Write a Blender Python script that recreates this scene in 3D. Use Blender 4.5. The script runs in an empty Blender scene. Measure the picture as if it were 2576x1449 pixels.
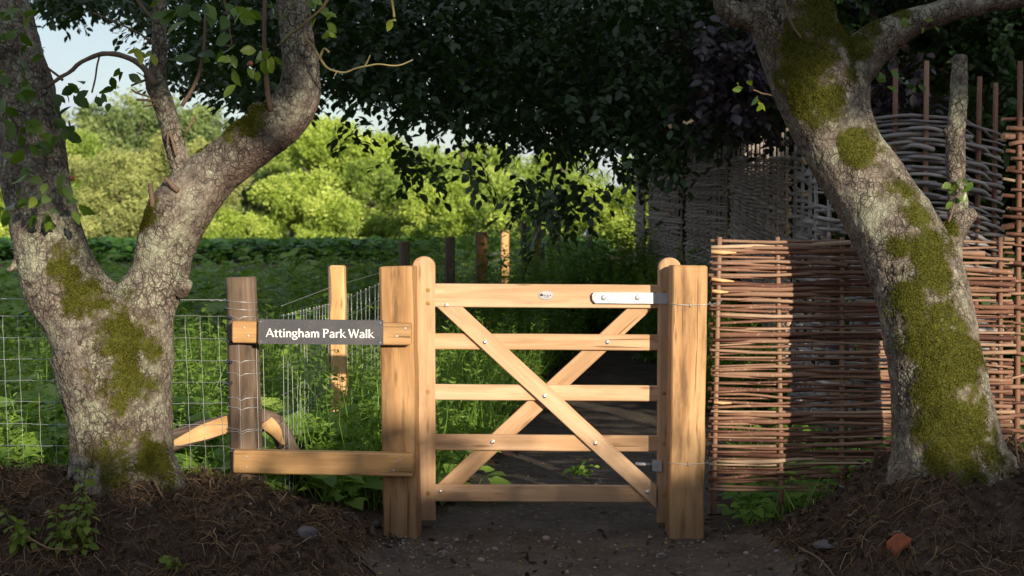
import bpy, bmesh, math, random
import numpy as np
from mathutils import Vector, Matrix, noise as mnoise
sc = bpy.context.scene
COL = sc.collection
rng = np.random.default_rng(7)
R = math.radians
F, PITCH, CZ, HZ = 3578.0, math.atan((724.5-590)/3578.0), 1.40, 590.0
SP, CP = math.sin(PITCH), math.cos(PITCH)

def at(x, y, Y):
    """the place a sight line of the photograph (2576 x 1449 units) reaches at depth Y"""
    x = np.asarray(x, float); y = np.asarray(y, float); Y = np.asarray(Y, float)
    u = (x-1288)/F; v = (724.5-y)/F
    dy = CP+v*SP; dz = v*CP-SP
    t = Y/dy
    return np.stack(np.broadcast_arrays(u*t, Y, CZ+dz*t), -1)
def ppm(Y): return F/Y                      # units per metre at depth Y

# ---------------------------------------------------------------- noise
def _h(ix, iy, iz, s=0):
    n = (ix*374761393+iy*668265263+iz*2147483647+s*1274126177) & 0xffffffff
    n = ((n ^ (n >> 13))*1274126177) & 0xffffffff
    n = ((n ^ (n >> 16))*2246822519) & 0xffffffff
    return ((n ^ (n >> 15)) & 0xffffff)/float(0xffffff)
def vnoise(P, scale=1.0, s=0):
    P = np.asarray(P, float)*scale
    if P.shape[-1] == 2: P = np.concatenate([P, np.zeros(P.shape[:-1]+(1,))], -1)
    i = np.floor(P).astype(np.int64); f = P-i; f = f*f*(3-2*f)
    r = 0
    for a in (0, 1):
        for b in (0, 1):
            for c in (0, 1):
                w = (f[..., 0] if a else 1-f[..., 0])*(f[..., 1] if b else 1-f[..., 1])*(f[..., 2] if c else 1-f[..., 2])
                r = r+w*_h(i[..., 0]+a, i[..., 1]+b, i[..., 2]+c, s)
    return r*2-1
def fbm(P, scale=1.0, o=4, s=0):
    r = 0; a = 1.0; t = 0
    for k in range(o):
        r = r+a*vnoise(P, scale*2**k, s+k*17); t += a; a *= .5
    return r/t
def worley(P, scale, s=0):
    P = np.asarray(P, float)*scale
    i = np.floor(P).astype(np.int64)
    d1 = np.full(len(P), 9.0); d2 = d1.copy(); idv = np.zeros(len(P))
    for a in (-1, 0, 1):
        for b in (-1, 0, 1):
            for c in (-1, 0, 1):
                q = i+np.array([a, b, c])
                pt = np.stack([q[:, k]+_h(q[:, 0], q[:, 1], q[:, 2], s+k*7+1) for k in range(3)], -1)
                d = np.linalg.norm(P-pt, axis=1)
                n1 = d < d1
                d2 = np.where(n1, d1, np.minimum(d2, d)); idv = np.where(n1, _h(q[:, 0], q[:, 1], q[:, 2], s+99), idv)
                d1 = np.where(n1, d, d1)
    return d1, d2, idv
def sstep(a, b, x):
    t = np.clip((np.asarray(x, float)-a)/(b-a), 0, 1); return t*t*(3-2*t)

# ---------------------------------------------------------------- objects
def tag(o, label=None, cat=None, group=None, kind=None):
    if label: o['label'] = label
    if cat: o['category'] = cat
    if group: o['group'] = group
    if kind: o['kind'] = kind
    return o
def thing(name, label, cat, loc=(0, 0, 0), group=None):
    o = bpy.data.objects.new(name, None); COL.objects.link(o)
    o.location = [float(v) for v in loc]; o.empty_display_size = .1
    return tag(o, label, cat, group)
def link(name, me, mat, parent=None):
    """link a mesh given in world coordinates; under a parent it is stored relative to it"""
    o = bpy.data.objects.new(name, me); COL.objects.link(o)
    if mat is not None and not me.materials: me.materials.append(mat)
    if parent is not None:
        org = Vector(parent.location)
        if parent.parent: org = org+Vector(parent.parent.location)
        me.transform(Matrix.Translation(-org)); o.parent = parent
    return o
class MB:
    """collects vertices and faces (with a 'tone' and a 'grain' value per vertex) for ONE mesh"""
    def __init__(s): s.V = []; s.Fc = []; s.T = []; s.G = []; s.n = 0
    def add(s, V, Fs, tone=0.5, grain=None):
        V = np.asarray(V, float).reshape(-1, 3)
        for f in Fs:
            f = np.asarray(f, np.int64)
            if f.size: s.Fc.append(f+s.n)
        s.V.append(V); s.T.append(np.broadcast_to(np.asarray(tone, float), (len(V),)))
        s.G.append(V if grain is None else np.asarray(grain, float)); s.n += len(V)
        return s
    def mesh(s, name, smooth=True):
        V = np.concatenate(s.V) if s.V else np.zeros((0, 3))
        me = bpy.data.meshes.new(name)
        flat = np.concatenate([f.reshape(-1) for f in s.Fc]); sz = np.concatenate([np.full(len(f), f.shape[1]) for f in s.Fc])
        me.vertices.add(len(V)); me.vertices.foreach_set('co', V.astype(np.float32).ravel())
        me.loops.add(len(flat)); me.loops.foreach_set('vertex_index', flat.astype(np.int32))
        me.polygons.add(len(sz))
        st = np.concatenate([[0], np.cumsum(sz)[:-1]])
        me.polygons.foreach_set('loop_start', st.astype(np.int32)); me.polygons.foreach_set('loop_total', sz.astype(np.int32))
        me.polygons.foreach_set('use_smooth', np.full(len(sz), smooth, bool))
        a = me.attributes.new('tone', 'FLOAT', 'POINT'); a.data.foreach_set('value', np.concatenate(s.T).astype(np.float32))
        a = me.attributes.new('grain', 'FLOAT_VECTOR', 'POINT'); a.data.foreach_set('vector', np.concatenate(s.G).astype(np.float32).ravel())
        me.update(calc_edges=True); me.validate()
        return me
    def build(s, name, mat, parent=None, smooth=True): return link(name, s.mesh(name, smooth), mat, parent)

def curve(pts, n):
    """Catmull-Rom through rows of pts (any width), n samples"""
    P = np.asarray(pts, float)
    if len(P) == 2: return P[0]+(P[1]-P[0])*np.linspace(0, 1, n)[:, None]
    E = np.vstack([2*P[0]-P[1], P, 2*P[-1]-P[-2]])
    t = np.linspace(0, len(P)-1-1e-9, n); i = t.astype(int); f = (t-i)[:, None]
    a, b, c, d = E[i], E[i+1], E[i+2], E[i+3]
    return .5*(2*b+(c-a)*f+(2*a-5*b+4*c-d)*f**2+(3*b-a-3*c+d)*f**3)
def tube(mb, pts, rad, sides=6, tone=.5, cap=True, twist=0.0):
    P = np.asarray(pts, float); n = len(P)
    r = np.broadcast_to(np.asarray(rad, float), (n,))
    T = np.gradient(P, axis=0); T /= np.linalg.norm(T, axis=1)[:, None]+1e-12
    ref = np.array([0, 0, 1.0]) if abs(T[0, 2]) < .9 else np.array([1.0, 0, 0])
    U = np.zeros_like(P); u = ref-T[0]*ref.dot(T[0]); U[0] = u/np.linalg.norm(u)
    for k in range(1, n):
        u = U[k-1]-T[k]*U[k-1].dot(T[k]); U[k] = u/(np.linalg.norm(u)+1e-12)
    W = np.cross(T, U)
    a = np.linspace(0, 2*math.pi, sides, endpoint=False)+twist
    V = P[:, None, :]+r[:, None, None]*(np.cos(a)[None, :, None]*U[:, None, :]+np.sin(a)[None, :, None]*W[:, None, :])
    V = V.reshape(-1, 3)
    k = np.arange(n-1)[:, None]*sides; j = np.arange(sides)[None, :]; j2 = (j+1) % sides
    q = np.stack([k+j, k+j2, k+sides+j2, k+sides+j], -1).reshape(-1, 4)
    fs = [q]
    L = np.concatenate([[0], np.cumsum(np.linalg.norm(np.diff(P, axis=0), axis=1))])
    G = np.stack([np.repeat(L, sides), np.tile(np.cos(a), n)*np.repeat(r, sides), np.tile(np.sin(a), n)*np.repeat(r, sides)], -1)
    G = G+np.array([P[0, 0]*7.3, P[0, 1]*3.1, P[0, 2]*5.7])
    tn = np.broadcast_to(np.asarray(tone, float), (n,)) if np.ndim(tone) else np.full(n, float(tone))
    tn = np.repeat(tn, sides)
    if cap:
        V = np.vstack([V, P[0], P[-1]]); c0 = n*sides
        j = np.arange(sides); j2 = (j+1) % sides
        fs.append(np.stack([np.full(sides, c0), j2, j], -1)); fs.append(np.stack([np.full(sides, c0+1), (n-1)*sides+j, (n-1)*sides+j2], -1))
        G = np.vstack([G, G[0], G[-1]]); tn = np.concatenate([tn, [tn[0], tn[-1]]])
    mb.add(V, fs, tn, G); return mb
def beam(mb, p0, p1, w, t, up=(0, 0, 1), tone=.5, bev=.003, nseg=10, wob=.0012, ends=None):
    """a sawn timber from p0 to p1 (centre line); w along 'up', t across; slightly uneven, eased edges.
    ends: ((dx at +w, dx at -w) at p0, the same at p1) slants the cuts"""
    p0 = np.asarray(p0, float); p1 = np.asarray(p1, float); X = p1-p0; Ln = np.linalg.norm(X); X /= Ln
    U = np.asarray(up, float); U = U-X*U.dot(X); U /= np.linalg.norm(U); N = np.cross(X, U)
    b = min(bev, w*.2, t*.2); c = [(w/2-b, t/2), (w/2, t/2-b), (w/2, -t/2+b), (w/2-b, -t/2), (-w/2+b, -t/2), (-w/2, -t/2+b), (-w/2, t/2-b), (-w/2+b, t/2)]
    c = np.array(c); s = np.concatenate([[0, b], np.linspace(b, Ln-b, nseg+1)[1:-1], [Ln-b, Ln]])
    V = []; G = []; off = rng.uniform(-9, 9, 3)
    for k, x in enumerate(s):
        sh = c.copy()
        if k in (0, len(s)-1): sh = sh*np.array([1-2*b/w, 1-2*b/t])
        xx = np.full(8, x)
        if ends is not None:
            e = ends[0] if x < Ln/2 else ends[1]; wt = (1-x/Ln if x < Ln/2 else x/Ln) if nseg > 1 else 1
            if k in (0, 1, len(s)-1, len(s)-2): xx = xx+np.interp(sh[:, 0], [-w/2, w/2], [e[1], e[0]])
        V.append(p0+xx[:, None]*X+sh[:, :1]*U+sh[:, 1:]*N); G.append(np.stack([xx, sh[:, 0], sh[:, 1]], -1)+off)
    V = np.concatenate(V); G = np.concatenate(G)
    V = V+wob*np.stack([vnoise(V, 9, 3), vnoise(V, 9, 4), vnoise(V, 9, 5)], -1)
    k = np.arange(len(s)-1)[:, None]*8; j = np.arange(8)[None, :]; j2 = (j+1) % 8
    q = np.stack([k+j, k+j2, k+8+j2, k+8+j], -1).reshape(-1, 4)[:, ::-1]
    n = len(s)
    mb.add(V, [q, np.arange(8)[None, :], np.arange(8)[None, ::-1]+(n-1)*8], tone, G); return mb
def dome(mb, c, r, h, nrm=(0, -1, 0), tone=.5, seg=10, rings=3):
    nrm = np.asarray(nrm, float); a = np.array([1.0, 0, 0]) if abs(nrm[0]) < .9 else np.array([0, 0, 1.0])
    U = np.cross(nrm, a); U /= np.linalg.norm(U); W = np.cross(nrm, U); V = []; an = np.linspace(0, 2*math.pi, seg, endpoint=False)
    for k in range(rings+1):
        ph = k/(rings+.5)*math.pi/2
        V.append(np.asarray(c)+r*math.cos(ph)*(np.cos(an)[:, None]*U+np.sin(an)[:, None]*W)+h*math.sin(ph)*nrm)
    V.append(np.asarray(c)[None, :]+h*nrm); V = np.concatenate(V)
    k = np.arange(rings)[:, None]*seg; j = np.arange(seg)[None, :]; j2 = (j+1) % seg
    q = np.stack([k+j, k+j2, k+seg+j2, k+seg+j], -1).reshape(-1, 4); j = np.arange(seg); l = rings*seg
    mb.add(V, [q, np.stack([l+j, l+(j+1) % seg, np.full(seg, l+seg)], -1)], tone); return mb

# ---- leaves: many copies of a small leaf shape baked into one mesh
def _tmpl(V, Fs): return np.array(V, float), [np.array(f) for f in Fs]
OVATE = _tmpl([(0, 0, 0), (-.34, .22, .05), (-.48, .48, .07), (-.3, .78, .02), (0, 1, -.1), (.3, .78, .02), (.48, .48, .07), (.34, .22, .05), (0, .3, 0), (0, .62, -.015)],
              [[[0, 8, 1, 1], ], [[1, 8, 9, 2], [2, 9, 3, 3]], [[3, 9, 4, 4]], [[0, 7, 8, 8], [7, 6, 9, 8], [6, 5, 9, 9], [5, 4, 9, 9]]])
def _tri(T):  # turn the degenerate quads into triangles
    V, fs = T; q = []; t = []
    for f in np.concatenate(fs):
        u = list(dict.fromkeys(f.tolist())); (q if len(u) == 4 else t).append(u)
    return V, [np.array(q).reshape(-1, 4), np.array(t).reshape(-1, 3)]
OVATE = _tri(OVATE)
RHOMB = _tmpl([(0, 0, 0), (-.5, .45, .1), (0, 1, -.06), (.5, .45, .1)], [[[0, 2, 1], [0, 3, 2]]])
HEART = _tmpl([(0, .06, 0), (-.3, -.08, .03), (-.5, .2, .09), (-.4, .6, .05), (0, 1, -.12), (.4, .6, .05), (.5, .2, .09), (.3, -.08, .03), (0, .45, -.02)],
              [[[0, 8, 2, 1], [0, 7, 6, 8]], [[2, 8, 4, 3], [8, 6, 5, 4]]])
BLADE = _tmpl([(-.5, 0, 0), (.5, 0, 0), (-.42, .4, .04), (.42, .4, .04), (-.28, .75, -.02), (.28, .75, -.02), (0, 1, -.16)], [[[0, 1, 3, 2], [2, 3, 5, 4]], [[4, 5, 6]]])
def _clump(seed, n=6):
    g = np.random.default_rng(seed); V = []; Fs = []
    for k in range(n):
        c = g.normal(0, .28, 3); a = g.normal(size=3); a /= np.linalg.norm(a); b = np.cross(a, g.normal(size=3)); b /= np.linalg.norm(b)
        l = g.uniform(.22, .4); w = l*.42; m = len(V)
        V += [c-a*l, c-b*w+a*.1*l, c+a*l, c+b*w-a*.05*l]; Fs += [[m, m+1, m+2, m+3]]
    return np.array(V)+np.array([0, .3, 0]), [np.array(Fs)]
CLUMPS = [_clump(s) for s in (1, 2, 3)]
class Leaves:
    def __init__(s): s.a = []
    def add(s, P, D, N, L, W, tone):
        P = np.atleast_2d(np.asarray(P, float)); n = len(P); bc = lambda v, k: np.broadcast_to(np.asarray(v, float), (n, k) if k else (n,))
        s.a.append((P, bc(D, 3), bc(N, 3), bc(L, 0), bc(W, 0), bc(tone, 0)))
    def into(s, mb, T):
        if not s.a: return mb
        P, D, N, L, W, tn = [np.concatenate(x) for x in zip(*s.a)]
        D = D/(np.linalg.norm(D, axis=1)[:, None]+1e-9); N = N-D*(N*D).sum(1)[:, None]; N = N/(np.linalg.norm(N, axis=1)[:, None]+1e-9); X = np.cross(D, N)
        tv, fs = T; m = len(tv); n = len(P)
        V = P[:, None]+X[:, None]*(W[:, None]*tv[None, :, 0])[..., None]+D[:, None]*(L[:, None]*tv[None, :, 1])[..., None]+N[:, None]*(L[:, None]*tv[None, :, 2])[..., None]
        o = (np.arange(n)*m)[:, None, None]
        mb.add(V.reshape(-1, 3), [(f[None]+o).reshape(-1, f.shape[1]) for f in fs], np.repeat(tn, m), np.tile(tv, (n, 1))); return mb
def rvec(n): v = rng.normal(size=(n, 3)); return v/np.linalg.norm(v, axis=1)[:, None]
# ---------------------------------------------------------------- materials
def newmat(name):
    m = bpy.data.materials.new(name); m.use_nodes = True; nt = m.node_tree
    return m, nt, nt.nodes['Principled BSDF']
def nd(nt, typ, ins=None, **kw):
    n = nt.nodes.new('ShaderNode'+typ)
    for k, v in kw.items(): setattr(n, k, v)
    for k, v in (ins or {}).items():
        if hasattr(v, 'is_output'): nt.links.new(v, n.inputs[k])
        else: n.inputs[k].default_value = v
    return n
def ramp(nt, fac, stops, interp='LINEAR'):
    n = nd(nt, 'ValToRGB', {'Fac': fac}); e = n.color_ramp; e.interpolation = interp
    while len(e.elements) > 1: e.elements.remove(e.elements[-1])
    for k, (p, c) in enumerate(stops):
        el = e.elements[0] if k == 0 else e.elements.new(p)
        el.position = p; el.color = (*c, 1) if len(c) == 3 else c
    return n.outputs['Color']
def mixc(nt, fac, a, b, mode='MIX'):
    n = nd(nt, 'Mix', data_type='RGBA', blend_type=mode); n.clamp_result = False
    for i, v in ((0, fac), (6, a), (7, b)):
        if hasattr(v, 'is_output'): nt.links.new(v, n.inputs[i])
        else: n.inputs[i].default_value = v if i == 0 else ((*v, 1) if len(v) == 3 else v)
    return n.outputs[2]
def math_(nt, op, a, b=None, c=None):
    n = nd(nt, 'Math', operation=op)
    for i, v in enumerate((a, b, c)):
        if v is None: continue
        if hasattr(v, 'is_output'): nt.links.new(v, n.inputs[i])
        else: n.inputs[i].default_value = v
    return n.outputs[0]
def attr(nt, name): return nd(nt, 'Attribute', attribute_name=name)
def mapped(nt, vec, scale): return nd(nt, 'Mapping', {'Vector': vec, 'Scale': scale}).outputs[0]
def noise_(nt, vec, scale, detail=4, rough=.55, dist=0):
    return nd(nt, 'TexNoise', {'Vector': vec, 'Scale': scale, 'Detail': detail, 'Roughness': rough, 'Distortion': dist}).outputs['Fac']
def setin(nt, bsdf, **kw):
    for k, v in kw.items():
        k = k.replace('_', ' ')
        if hasattr(v, 'is_output'): nt.links.new(v, bsdf.inputs[k])
        else: bsdf.inputs[k].default_value = v
def bump(nt, bsdf, height, strength, dist):
    n = nd(nt, 'Bump', {'Height': height, 'Strength': strength, 'Distance': dist}); nt.links.new(n.outputs[0], bsdf.inputs['Normal'])

def leafmat(name, cols, trans=.35, rough=.5, spec=.35, tcol=None):
    m, nt, b = newmat(name)
    t = attr(nt, 'tone').outputs['Fac']
    c = ramp(nt, t, [(i/(len(cols)-1), c) for i, c in enumerate(cols)])
    setin(nt, b, Base_Color=c, Roughness=rough); b.inputs['Specular IOR Level'].default_value = spec
    tc = mixc(nt, 1, c, tcol or (1.5, 1.5, .6), 'MULTIPLY')
    tr = nd(nt, 'BsdfTranslucent', {'Color': tc}); mx = nd(nt, 'MixShader', {'Fac': trans})
    nt.links.new(b.outputs[0], mx.inputs[1]); nt.links.new(tr.outputs[0], mx.inputs[2])
    nt.links.new(mx.outputs[0], nt.nodes['Material Output'].inputs['Surface'])
    return m
def woodmat(name, light, mid, dark, stain=.5, weather=0.0, rough=.62, th=.555):
    m, nt, b = newmat(name); g = attr(nt, 'grain').outputs['Vector']; tone = attr(nt, 'tone').outputs['Fac']
    w = noise_(nt, mapped(nt, g, (1.2, 9, 9)), 1.0, 3, .5)
    gr = noise_(nt, mapped(nt, g, (5, 95, 95)), 1.0, 5, .6, .6)
    ring = nd(nt, 'TexWave', {'Vector': mapped(nt, g, (.7, 10, 10)), 'Scale': 1.3, 'Distortion': 7.0, 'Detail': 3.0, 'Detail Scale': 1.4}, wave_type='BANDS', bands_direction='Z').outputs['Fac']
    f = math_(nt, 'ADD', math_(nt, 'MULTIPLY', w, .5), math_(nt, 'MULTIPLY', gr, .42)); f = math_(nt, 'ADD', f, math_(nt, 'MULTIPLY', ring, .2))
    f = math_(nt, 'ADD', f, math_(nt, 'MULTIPLY', math_(nt, 'SUBTRACT', tone, .5), .5))
    c = ramp(nt, f, [(.28, light), (.52, mid), (.82, dark)])
    s1 = noise_(nt, mapped(nt, g, (2.2, 15, 15)), 1.0, 5, .6)                # long dark tannin stains
    sm = ramp(nt, s1, [(th, (0, 0, 0)), (th+.14, (1, 1, 1))])
    c = mixc(nt, math_(nt, 'MULTIPLY', sm, stain), c, tuple(v*.42 for v in dark))
    s2 = noise_(nt, mapped(nt, g, (2.4, 5, 5)), 1.0, 4, .6)                  # greyish handling dirt
    sm2 = ramp(nt, s2, [(.48, (0, 0, 0)), (.72, (1, 1, 1))])
    c = mixc(nt, math_(nt, 'MULTIPLY', sm2, .25+weather), c, (.2, .14, .085))
    k = nd(nt, 'TexVoronoi', {'Vector': mapped(nt, g, (3.1, 17, 17)), 'Scale': 1.0}).outputs['Distance']
    km = ramp(nt, k, [(.06, (1, 1, 1)), (.17, (0, 0, 0))])
    c = mixc(nt, math_(nt, 'MULTIPLY', km, .6), c, (.12, .055, .02))
    pos = nd(nt, 'SeparateXYZ', {'Vector': nd(nt, 'NewGeometry').outputs['Position']}).outputs[2]       # splashed mud and damp near the ground
    mz = math_(nt, 'SUBTRACT', math_(nt, 'ADD', .16, math_(nt, 'MULTIPLY', s2, .28)), pos); mz = ramp(nt, math_(nt, 'MULTIPLY', mz, 4.5), [(0, (0, 0, 0)), (1, (1, 1, 1))])
    c = mixc(nt, math_(nt, 'MULTIPLY', mz, .55), c, (.10, .068, .046))
    chk = noise_(nt, mapped(nt, g, (1.3, 42, 42)), 1.0, 2, .5, .3); ck = ramp(nt, chk, [(.695, (0, 0, 0)), (.71, (1, 1, 1))]); c = mixc(nt, math_(nt, 'MULTIPLY', ck, .65), c, (.07, .036, .016))   # drying checks
    setin(nt, b, Base_Color=c, Roughness=rough); b.inputs['Specular IOR Level'].default_value = .25
    bump(nt, b, math_(nt, 'SUBTRACT', gr, math_(nt, 'MULTIPLY', ck, .8)), .45, .002); return m
M = {}
M['oak'] = woodmat('oak_planed', (.67, .455, .295), (.55, .35, .21), (.40, .23, .115), .5)
M['oak_rough'] = woodmat('oak_rough_sawn', (.58, .365, .185), (.46, .27, .125), (.31, .165, .07), .85, .40, .65, .525)
M['oak_rail'] = woodmat('oak_rail', (.60, .365, .17), (.50, .29, .125), (.36, .195, .08), .4, .12)
M['cleft'] = woodmat('cleft_chestnut', (.78, .52, .28), (.66, .40, .18), (.50, .27, .1), .3)
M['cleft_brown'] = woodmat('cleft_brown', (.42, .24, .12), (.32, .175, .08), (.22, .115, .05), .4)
M['round_post'] = woodmat('peeled_round_post', (.225, .165, .122), (.165, .118, .088), (.085, .058, .042), .8, .30, .8, .52)
M['peg'] = woodmat('oak_peg', (.46, .25, .09), (.38, .19, .065), (.26, .12, .04), .2)
def plain(name, col, rough=.5, metal=0.0, spec=.5, n=None):
    m, nt, b = newmat(name); tc = nd(nt, 'TexCoord').outputs['Object']
    f = noise_(nt, tc, n or 40, 4, .6)
    c = ramp(nt, f, [(.3, tuple(v*.82 for v in col)), (.7, tuple(min(1, v*1.12) for v in col))])
    setin(nt, b, Base_Color=c, Roughness=rough, Metallic=metal); b.inputs['Specular IOR Level'].default_value = spec
    return m
M['galv'] = plain('galvanised_steel', (.50, .52, .56), .45, .55, .5, 55)
M['bolt'] = plain('bolt_steel', (.62, .62, .64), .28, .85, .5, 90)
M['wire'] = plain('fence_wire', (.50, .52, .55), .42, .6, .5, 60)
M['sign'] = plain('slate_grey_paint', (.062, .064, .078), .55, 0, .35, 120)
def scuff(m):
    nt = m.node_tree; b = nt.nodes['Principled BSDF']; tc = nd(nt, 'TexCoord').outputs['Object']; src = b.inputs['Base Color'].links[0].from_socket
    s_ = ramp(nt, noise_(nt, mapped(nt, tc, (30, 9, 160)), 1.0, 3, .6), [(.66, (0, 0, 0)), (.72, (1, 1, 1))]); d_ = ramp(nt, noise_(nt, tc, 9, 5, .65), [(.45, (0, 0, 0)), (.75, (1, 1, 1))]); p_ = ramp(nt, noise_(nt, tc, 170, 1, .5), [(.72, (0, 0, 0)), (.75, (1, 1, 1))])
    c = mixc(nt, math_(nt, 'MULTIPLY', d_, .45), src, (.13, .12, .105)); c = mixc(nt, math_(nt, 'MULTIPLY', s_, .25), c, (.25, .25, .26)); c = mixc(nt, math_(nt, 'MULTIPLY', p_, .6), c, (.4, .4, .4)); nt.links.new(c, b.inputs['Base Color'])
scuff(M['sign']); scuff(M['galv'])
M['letter'] = plain('white_vinyl', (.86, .86, .86), .5, 0, .4, 20)
M['plaque'] = plain('aluminium_plaque', (.42, .42, .45), .4, .6, .5, 80)
M['ink'] = plain('engraved_black', (.03, .03, .03), .6)
M['lead'] = plain('dark_clamp', (.05, .055, .075), .35, .6)

def rodmat(name, cols, rough=.55):
    m, nt, b = newmat(name); g = attr(nt, 'grain').outputs['Vector']; t = attr(nt, 'tone').outputs['Fac']
    n1 = noise_(nt, mapped(nt, g, (9, 60, 60)), 1.0, 4, .6); n2 = noise_(nt, mapped(nt, g, (70, 70, 70)), 1.0, 2, .5)
    f = math_(nt, 'ADD', t, math_(nt, 'MULTIPLY', math_(nt, 'SUBTRACT', n1, .5), .55))
    c = ramp(nt, f, [(i/(len(cols)-1), c) for i, c in enumerate(cols)])
    sp = ramp(nt, n2, [(.64, (0, 0, 0)), (.70, (1, 1, 1))]); c = mixc(nt, math_(nt, 'MULTIPLY', sp, .5), c, (.42, .34, .28))
    c = mixc(nt, math_(nt, 'GREATER_THAN', t, 1.5), c, mixc(nt, n2, (.40, .20, .08), (.66, .44, .22)))   # sawn rod ends
    setin(nt, b, Base_Color=c, Roughness=rough); b.inputs['Specular IOR Level'].default_value = .4
    bump(nt, b, n1, .4, .002); return m
M['hazel'] = rodmat('hazel_rods', [(.075, .028, .020), (.14, .060, .038), (.205, .105, .068), (.29, .18, .12), (.44, .32, .22)], .7)
M['hazel_grey'] = rodmat('weathered_hazel_rods', [(.13, .115, .115), (.22, .20, .20), (.32, .295, .29), (.43, .40, .39)], .75)
M['willow_old'] = rodmat('old_willow_rods', [(.17, .14, .13), (.30, .255, .235), (.43, .37, .345), (.55, .49, .46)], .85)
M['stub'] = rodmat('cut_rod_ends', [(.42, .22, .08), (.55, .32, .14), (.68, .46, .24)])

def barkmat(name, plate, lichen, under, crack):
    m, nt, b = newmat(name); tc = nd(nt, 'TexCoord').outputs['Object']; geo = nd(nt, 'NewGeometry')
    big = noise_(nt, tc, 5.5, 4, .6); mid = noise_(nt, tc, 22, 5, .65); fine = noise_(nt, tc, 110, 4, .6)
    c = ramp(nt, mid, [(.3, tuple(v*.5 for v in plate)), (.52, plate), (.72, tuple(min(1, v*1.5) for v in plate))])
    lm = math_(nt, 'ADD', math_(nt, 'MULTIPLY', big, .6), math_(nt, 'MULTIPLY', mid, .5)); lm = ramp(nt, lm, [(.52, (0, 0, 0)), (.66, (1, 1, 1))])
    c = mixc(nt, math_(nt, 'MULTIPLY', lm, .75), c, lichen)
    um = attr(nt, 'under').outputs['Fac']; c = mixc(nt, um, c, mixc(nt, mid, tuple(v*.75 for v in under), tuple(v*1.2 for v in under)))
    spk = ramp(nt, noise_(nt, tc, 75, 2, .5), [(.69, (0, 0, 0)), (.73, (1, 1, 1))]); c = mixc(nt, math_(nt, 'MULTIPLY', spk, .6), c, (.62, .58, .5))
    cr = attr(nt, 'crack').outputs['Fac']; c = mixc(nt, cr, c, crack)
    wv = nd(nt, 'TexNoise', {'Vector': tc, 'Scale': 14.0, 'Detail': 3.0}).outputs['Color']
    dv = nd(nt, 'VectorMath', {0: tc, 1: nd(nt, 'VectorMath', {0: wv, 'Scale': .055}, operation='SCALE').outputs[0]}, operation='ADD').outputs[0]
    vo = nd(nt, 'TexVoronoi', {'Vector': mapped(nt, dv, (1, 1, .62)), 'Scale': 34.0}, feature='DISTANCE_TO_EDGE').outputs['Distance']
    vo2 = nd(nt, 'TexVoronoi', {'Vector': mapped(nt, dv, (1, 1, .8)), 'Scale': 74.0}, feature='DISTANCE_TO_EDGE').outputs['Distance']
    zm = ramp(nt, noise_(nt, tc, 6.5, 3, .6), [(.36, (.25, .25, .25)), (.58, (1, 1, 1))])
    k1 = math_(nt, 'MULTIPLY', ramp(nt, vo, [(.02, (1, 1, 1)), (.075, (0, 0, 0))]), zm); k2 = math_(nt, 'MULTIPLY', ramp(nt, vo2, [(.02, (1, 1, 1)), (.085, (0, 0, 0))]), math_(nt, 'MULTIPLY', zm, .6))
    kk = math_(nt, 'MAXIMUM', k1, k2); c = mixc(nt, math_(nt, 'MULTIPLY', kk, .85), c, crack)
    mo = attr(nt, 'moss').outputs['Fac']
    mo = math_(nt, 'ADD', mo, math_(nt, 'MULTIPLY', math_(nt, 'SUBTRACT', noise_(nt, tc, 30, 4, .7), .5), 1.1))
    mo = ramp(nt, mo, [(.34, (0, 0, 0)), (.54, (1, 1, 1))])
    mc = ramp(nt, fine, [(.3, (.030, .036, .004)), (.6, (.078, .080, .007)), (.8, (.135, .132, .014))])
    hl = ramp(nt, math_(nt, 'ADD', attr(nt, 'moss').outputs['Fac'], math_(nt, 'MULTIPLY', math_(nt, 'SUBTRACT', noise_(nt, tc, 18, 5, .7), .5), 1.3)), [(.10, (0, 0, 0)), (.5, (1, 1, 1))])
    c = mixc(nt, math_(nt, 'MULTIPLY', hl, .75), c, mixc(nt, mid, (.045, .034, .018), (.105, .08, .04)))      # browned moss and damp bark round the cushions
    c = mixc(nt, mo, c, mc)
    setin(nt, b, Base_Color=c, Roughness=.85); b.inputs['Specular IOR Level'].default_value = .25
    h = math_(nt, 'ADD', math_(nt, 'MULTIPLY', mid, .7), math_(nt, 'MULTIPLY', fine, .45)); h = math_(nt, 'SUBTRACT', h, math_(nt, 'MULTIPLY', kk, .8)); bump(nt, b, h, .8, .012)
    return m
M['bark'] = barkmat('pear_bark', (.225, .190, .158), (.33, .35, .25), (.15, .098, .08), (.032, .025, .021))
M['bark_smooth'] = plain('smooth_young_bark', (.155, .115, .085), .8, 0, .25, 35)
M['bark_dark'] = plain('dark_beech_bark', (.10, .085, .075), .85, 0, .2, 20)
M['twig'] = plain('twig_bark', (.14, .095, .065), .8, 0, .25, 60)
M['twig_lichen'] = plain('lichen_twig', (.24, .20, .095), .9, 0, .2, 90)
M['moss'] = leafmat('moss_tufts', [(.032, .038, .004), (.080, .084, .007), (.15, .148, .016)], .25, .9, .1)
M['stakebark'] = woodmat('bark_stake', (.29, .24, .21), (.17, .13, .11), (.08, .055, .045), .9, .35, .85, .50)

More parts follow.
